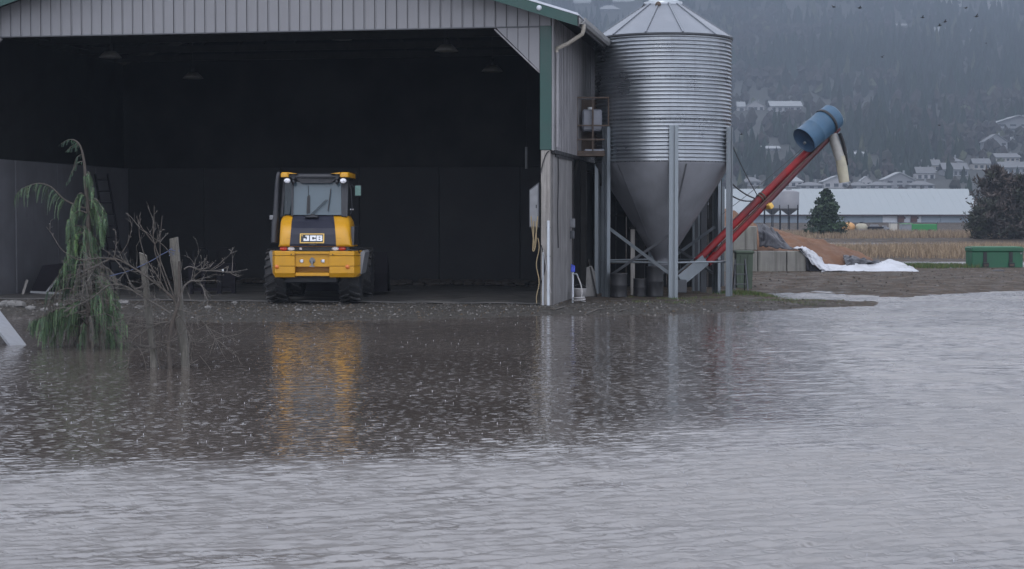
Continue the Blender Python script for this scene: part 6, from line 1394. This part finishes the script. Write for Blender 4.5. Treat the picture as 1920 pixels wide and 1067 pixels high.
for dx in (0, .32): mb = MB(); mb.bar((dx, 0, 0), (dx - .75, 1.2, 2.9), .04, .06); mb.build('rail', 'machine_dark', t)
for k in range(10): f = (k + .5) / 10; mb = MB(); mb.bar((-.75 * f, 1.2 * f, 2.9 * f), (.32 - .75 * f, 1.2 * f, 2.9 * f), .03, .03); mb.build('rung', 'machine_dark', t)
v = at(987, 296, 44.0); t = thing('hanging_rod', 'short grey rod hanging in the dark near the right post', 'rod', v)
mb = MB(); mb.tube([(0, 0, -.28), (0, 0, .28)], .035, 8); mb.build('rod', 'fender_grey', t)
mb = MB(); mb.tube([(0, 0, .27), (0, 0, 6.0 - v.z)], .006, 5); mb.build('cord', 'black_iron', t)
# floor litter in the barn
mb = MB()
for k in range(260):
    x, y = U(-12.9, -.6), 9.15 - abs(random.gauss(0, .35)); p = bl(x, y, .14 + .10 * max(0, 1 - (9.15 - y) / .8)); mb.ball((p.x, p.y, p.z), U(.05, .14), 6, 4, (1.4, 1, .6))
tag(mb.build('feed_remains', 'litter'), 'dark feed remains along the back wall', kind='stuff')
# ---------------------------------------------------------------- rain splashes on the flood
def splashes():
    N = 900; y = rng.uniform(9, 33, N); x = rng.uniform(-.36, .36, N) * y; k = (x < np.interp(y, [9, 33], [3.5, 7])) & ((y > 13) | (rng.uniform(0, 1, N) < .25)); x, y = x[k], y[k]
    k = ground_h(x, y) < -.02; x, y = x[k], y[k]; n_ = len(x); h = rng.uniform(.004, .02, n_) ; r = rng.uniform(.002, .005, n_); K = 5; an = np.arange(K) / K * 6.283
    V = np.concatenate([np.stack([x[:, None] + r[:, None] * np.cos(an), y[:, None] + r[:, None] * np.sin(an), np.zeros((n_, K)) - .002], -1), np.stack([x[:, None] + .45 * r[:, None] * np.cos(an), y[:, None] + .45 * r[:, None] * np.sin(an), np.repeat(h[:, None] * .6, K, 1)], -1), np.stack([x, y, h], -1)[:, None]], 1)
    fc = [];
    for q_ in range(K): fc += [[q_, (q_ + 1) % K, K + (q_ + 1) % K], [q_, K + (q_ + 1) % K, K + q_], [K + q_, K + (q_ + 1) % K, 2 * K]]
    tag(np_mesh('rain_splashes', V.reshape(-1, 3), (np.array(fc)[None] + (np.arange(n_) * (2 * K + 1))[:, None, None]).reshape(-1, 3), 'splash', smooth=True), 'little spikes of water thrown up by the rain', kind='stuff')
splashes()
# ---------------------------------------------------------------- rainy air
hz = bpy.data.materials.new('haze'); hz.use_nodes = True; n_ = hz.node_tree.nodes; n_.clear(); o_ = n_.new('ShaderNodeOutputMaterial'); v_ = n_.new('ShaderNodeVolumePrincipled')
v_.inputs['Density'].default_value = HAZE; v_.inputs['Color'].default_value = HAZE_COL; v_.inputs['Anisotropy'].default_value = 0.
hz.node_tree.links.new(v_.outputs[0], o_.inputs['Volume']); hz.cycles.homogeneous_volume = True if hasattr(hz.cycles, 'homogeneous_volume') else True
mb = MB(); mb.box((-1200, -150, -3.5), (1200, 2100, 312)); tag(mb.build('haze', hz), 'rainy haze', kind='stuff')
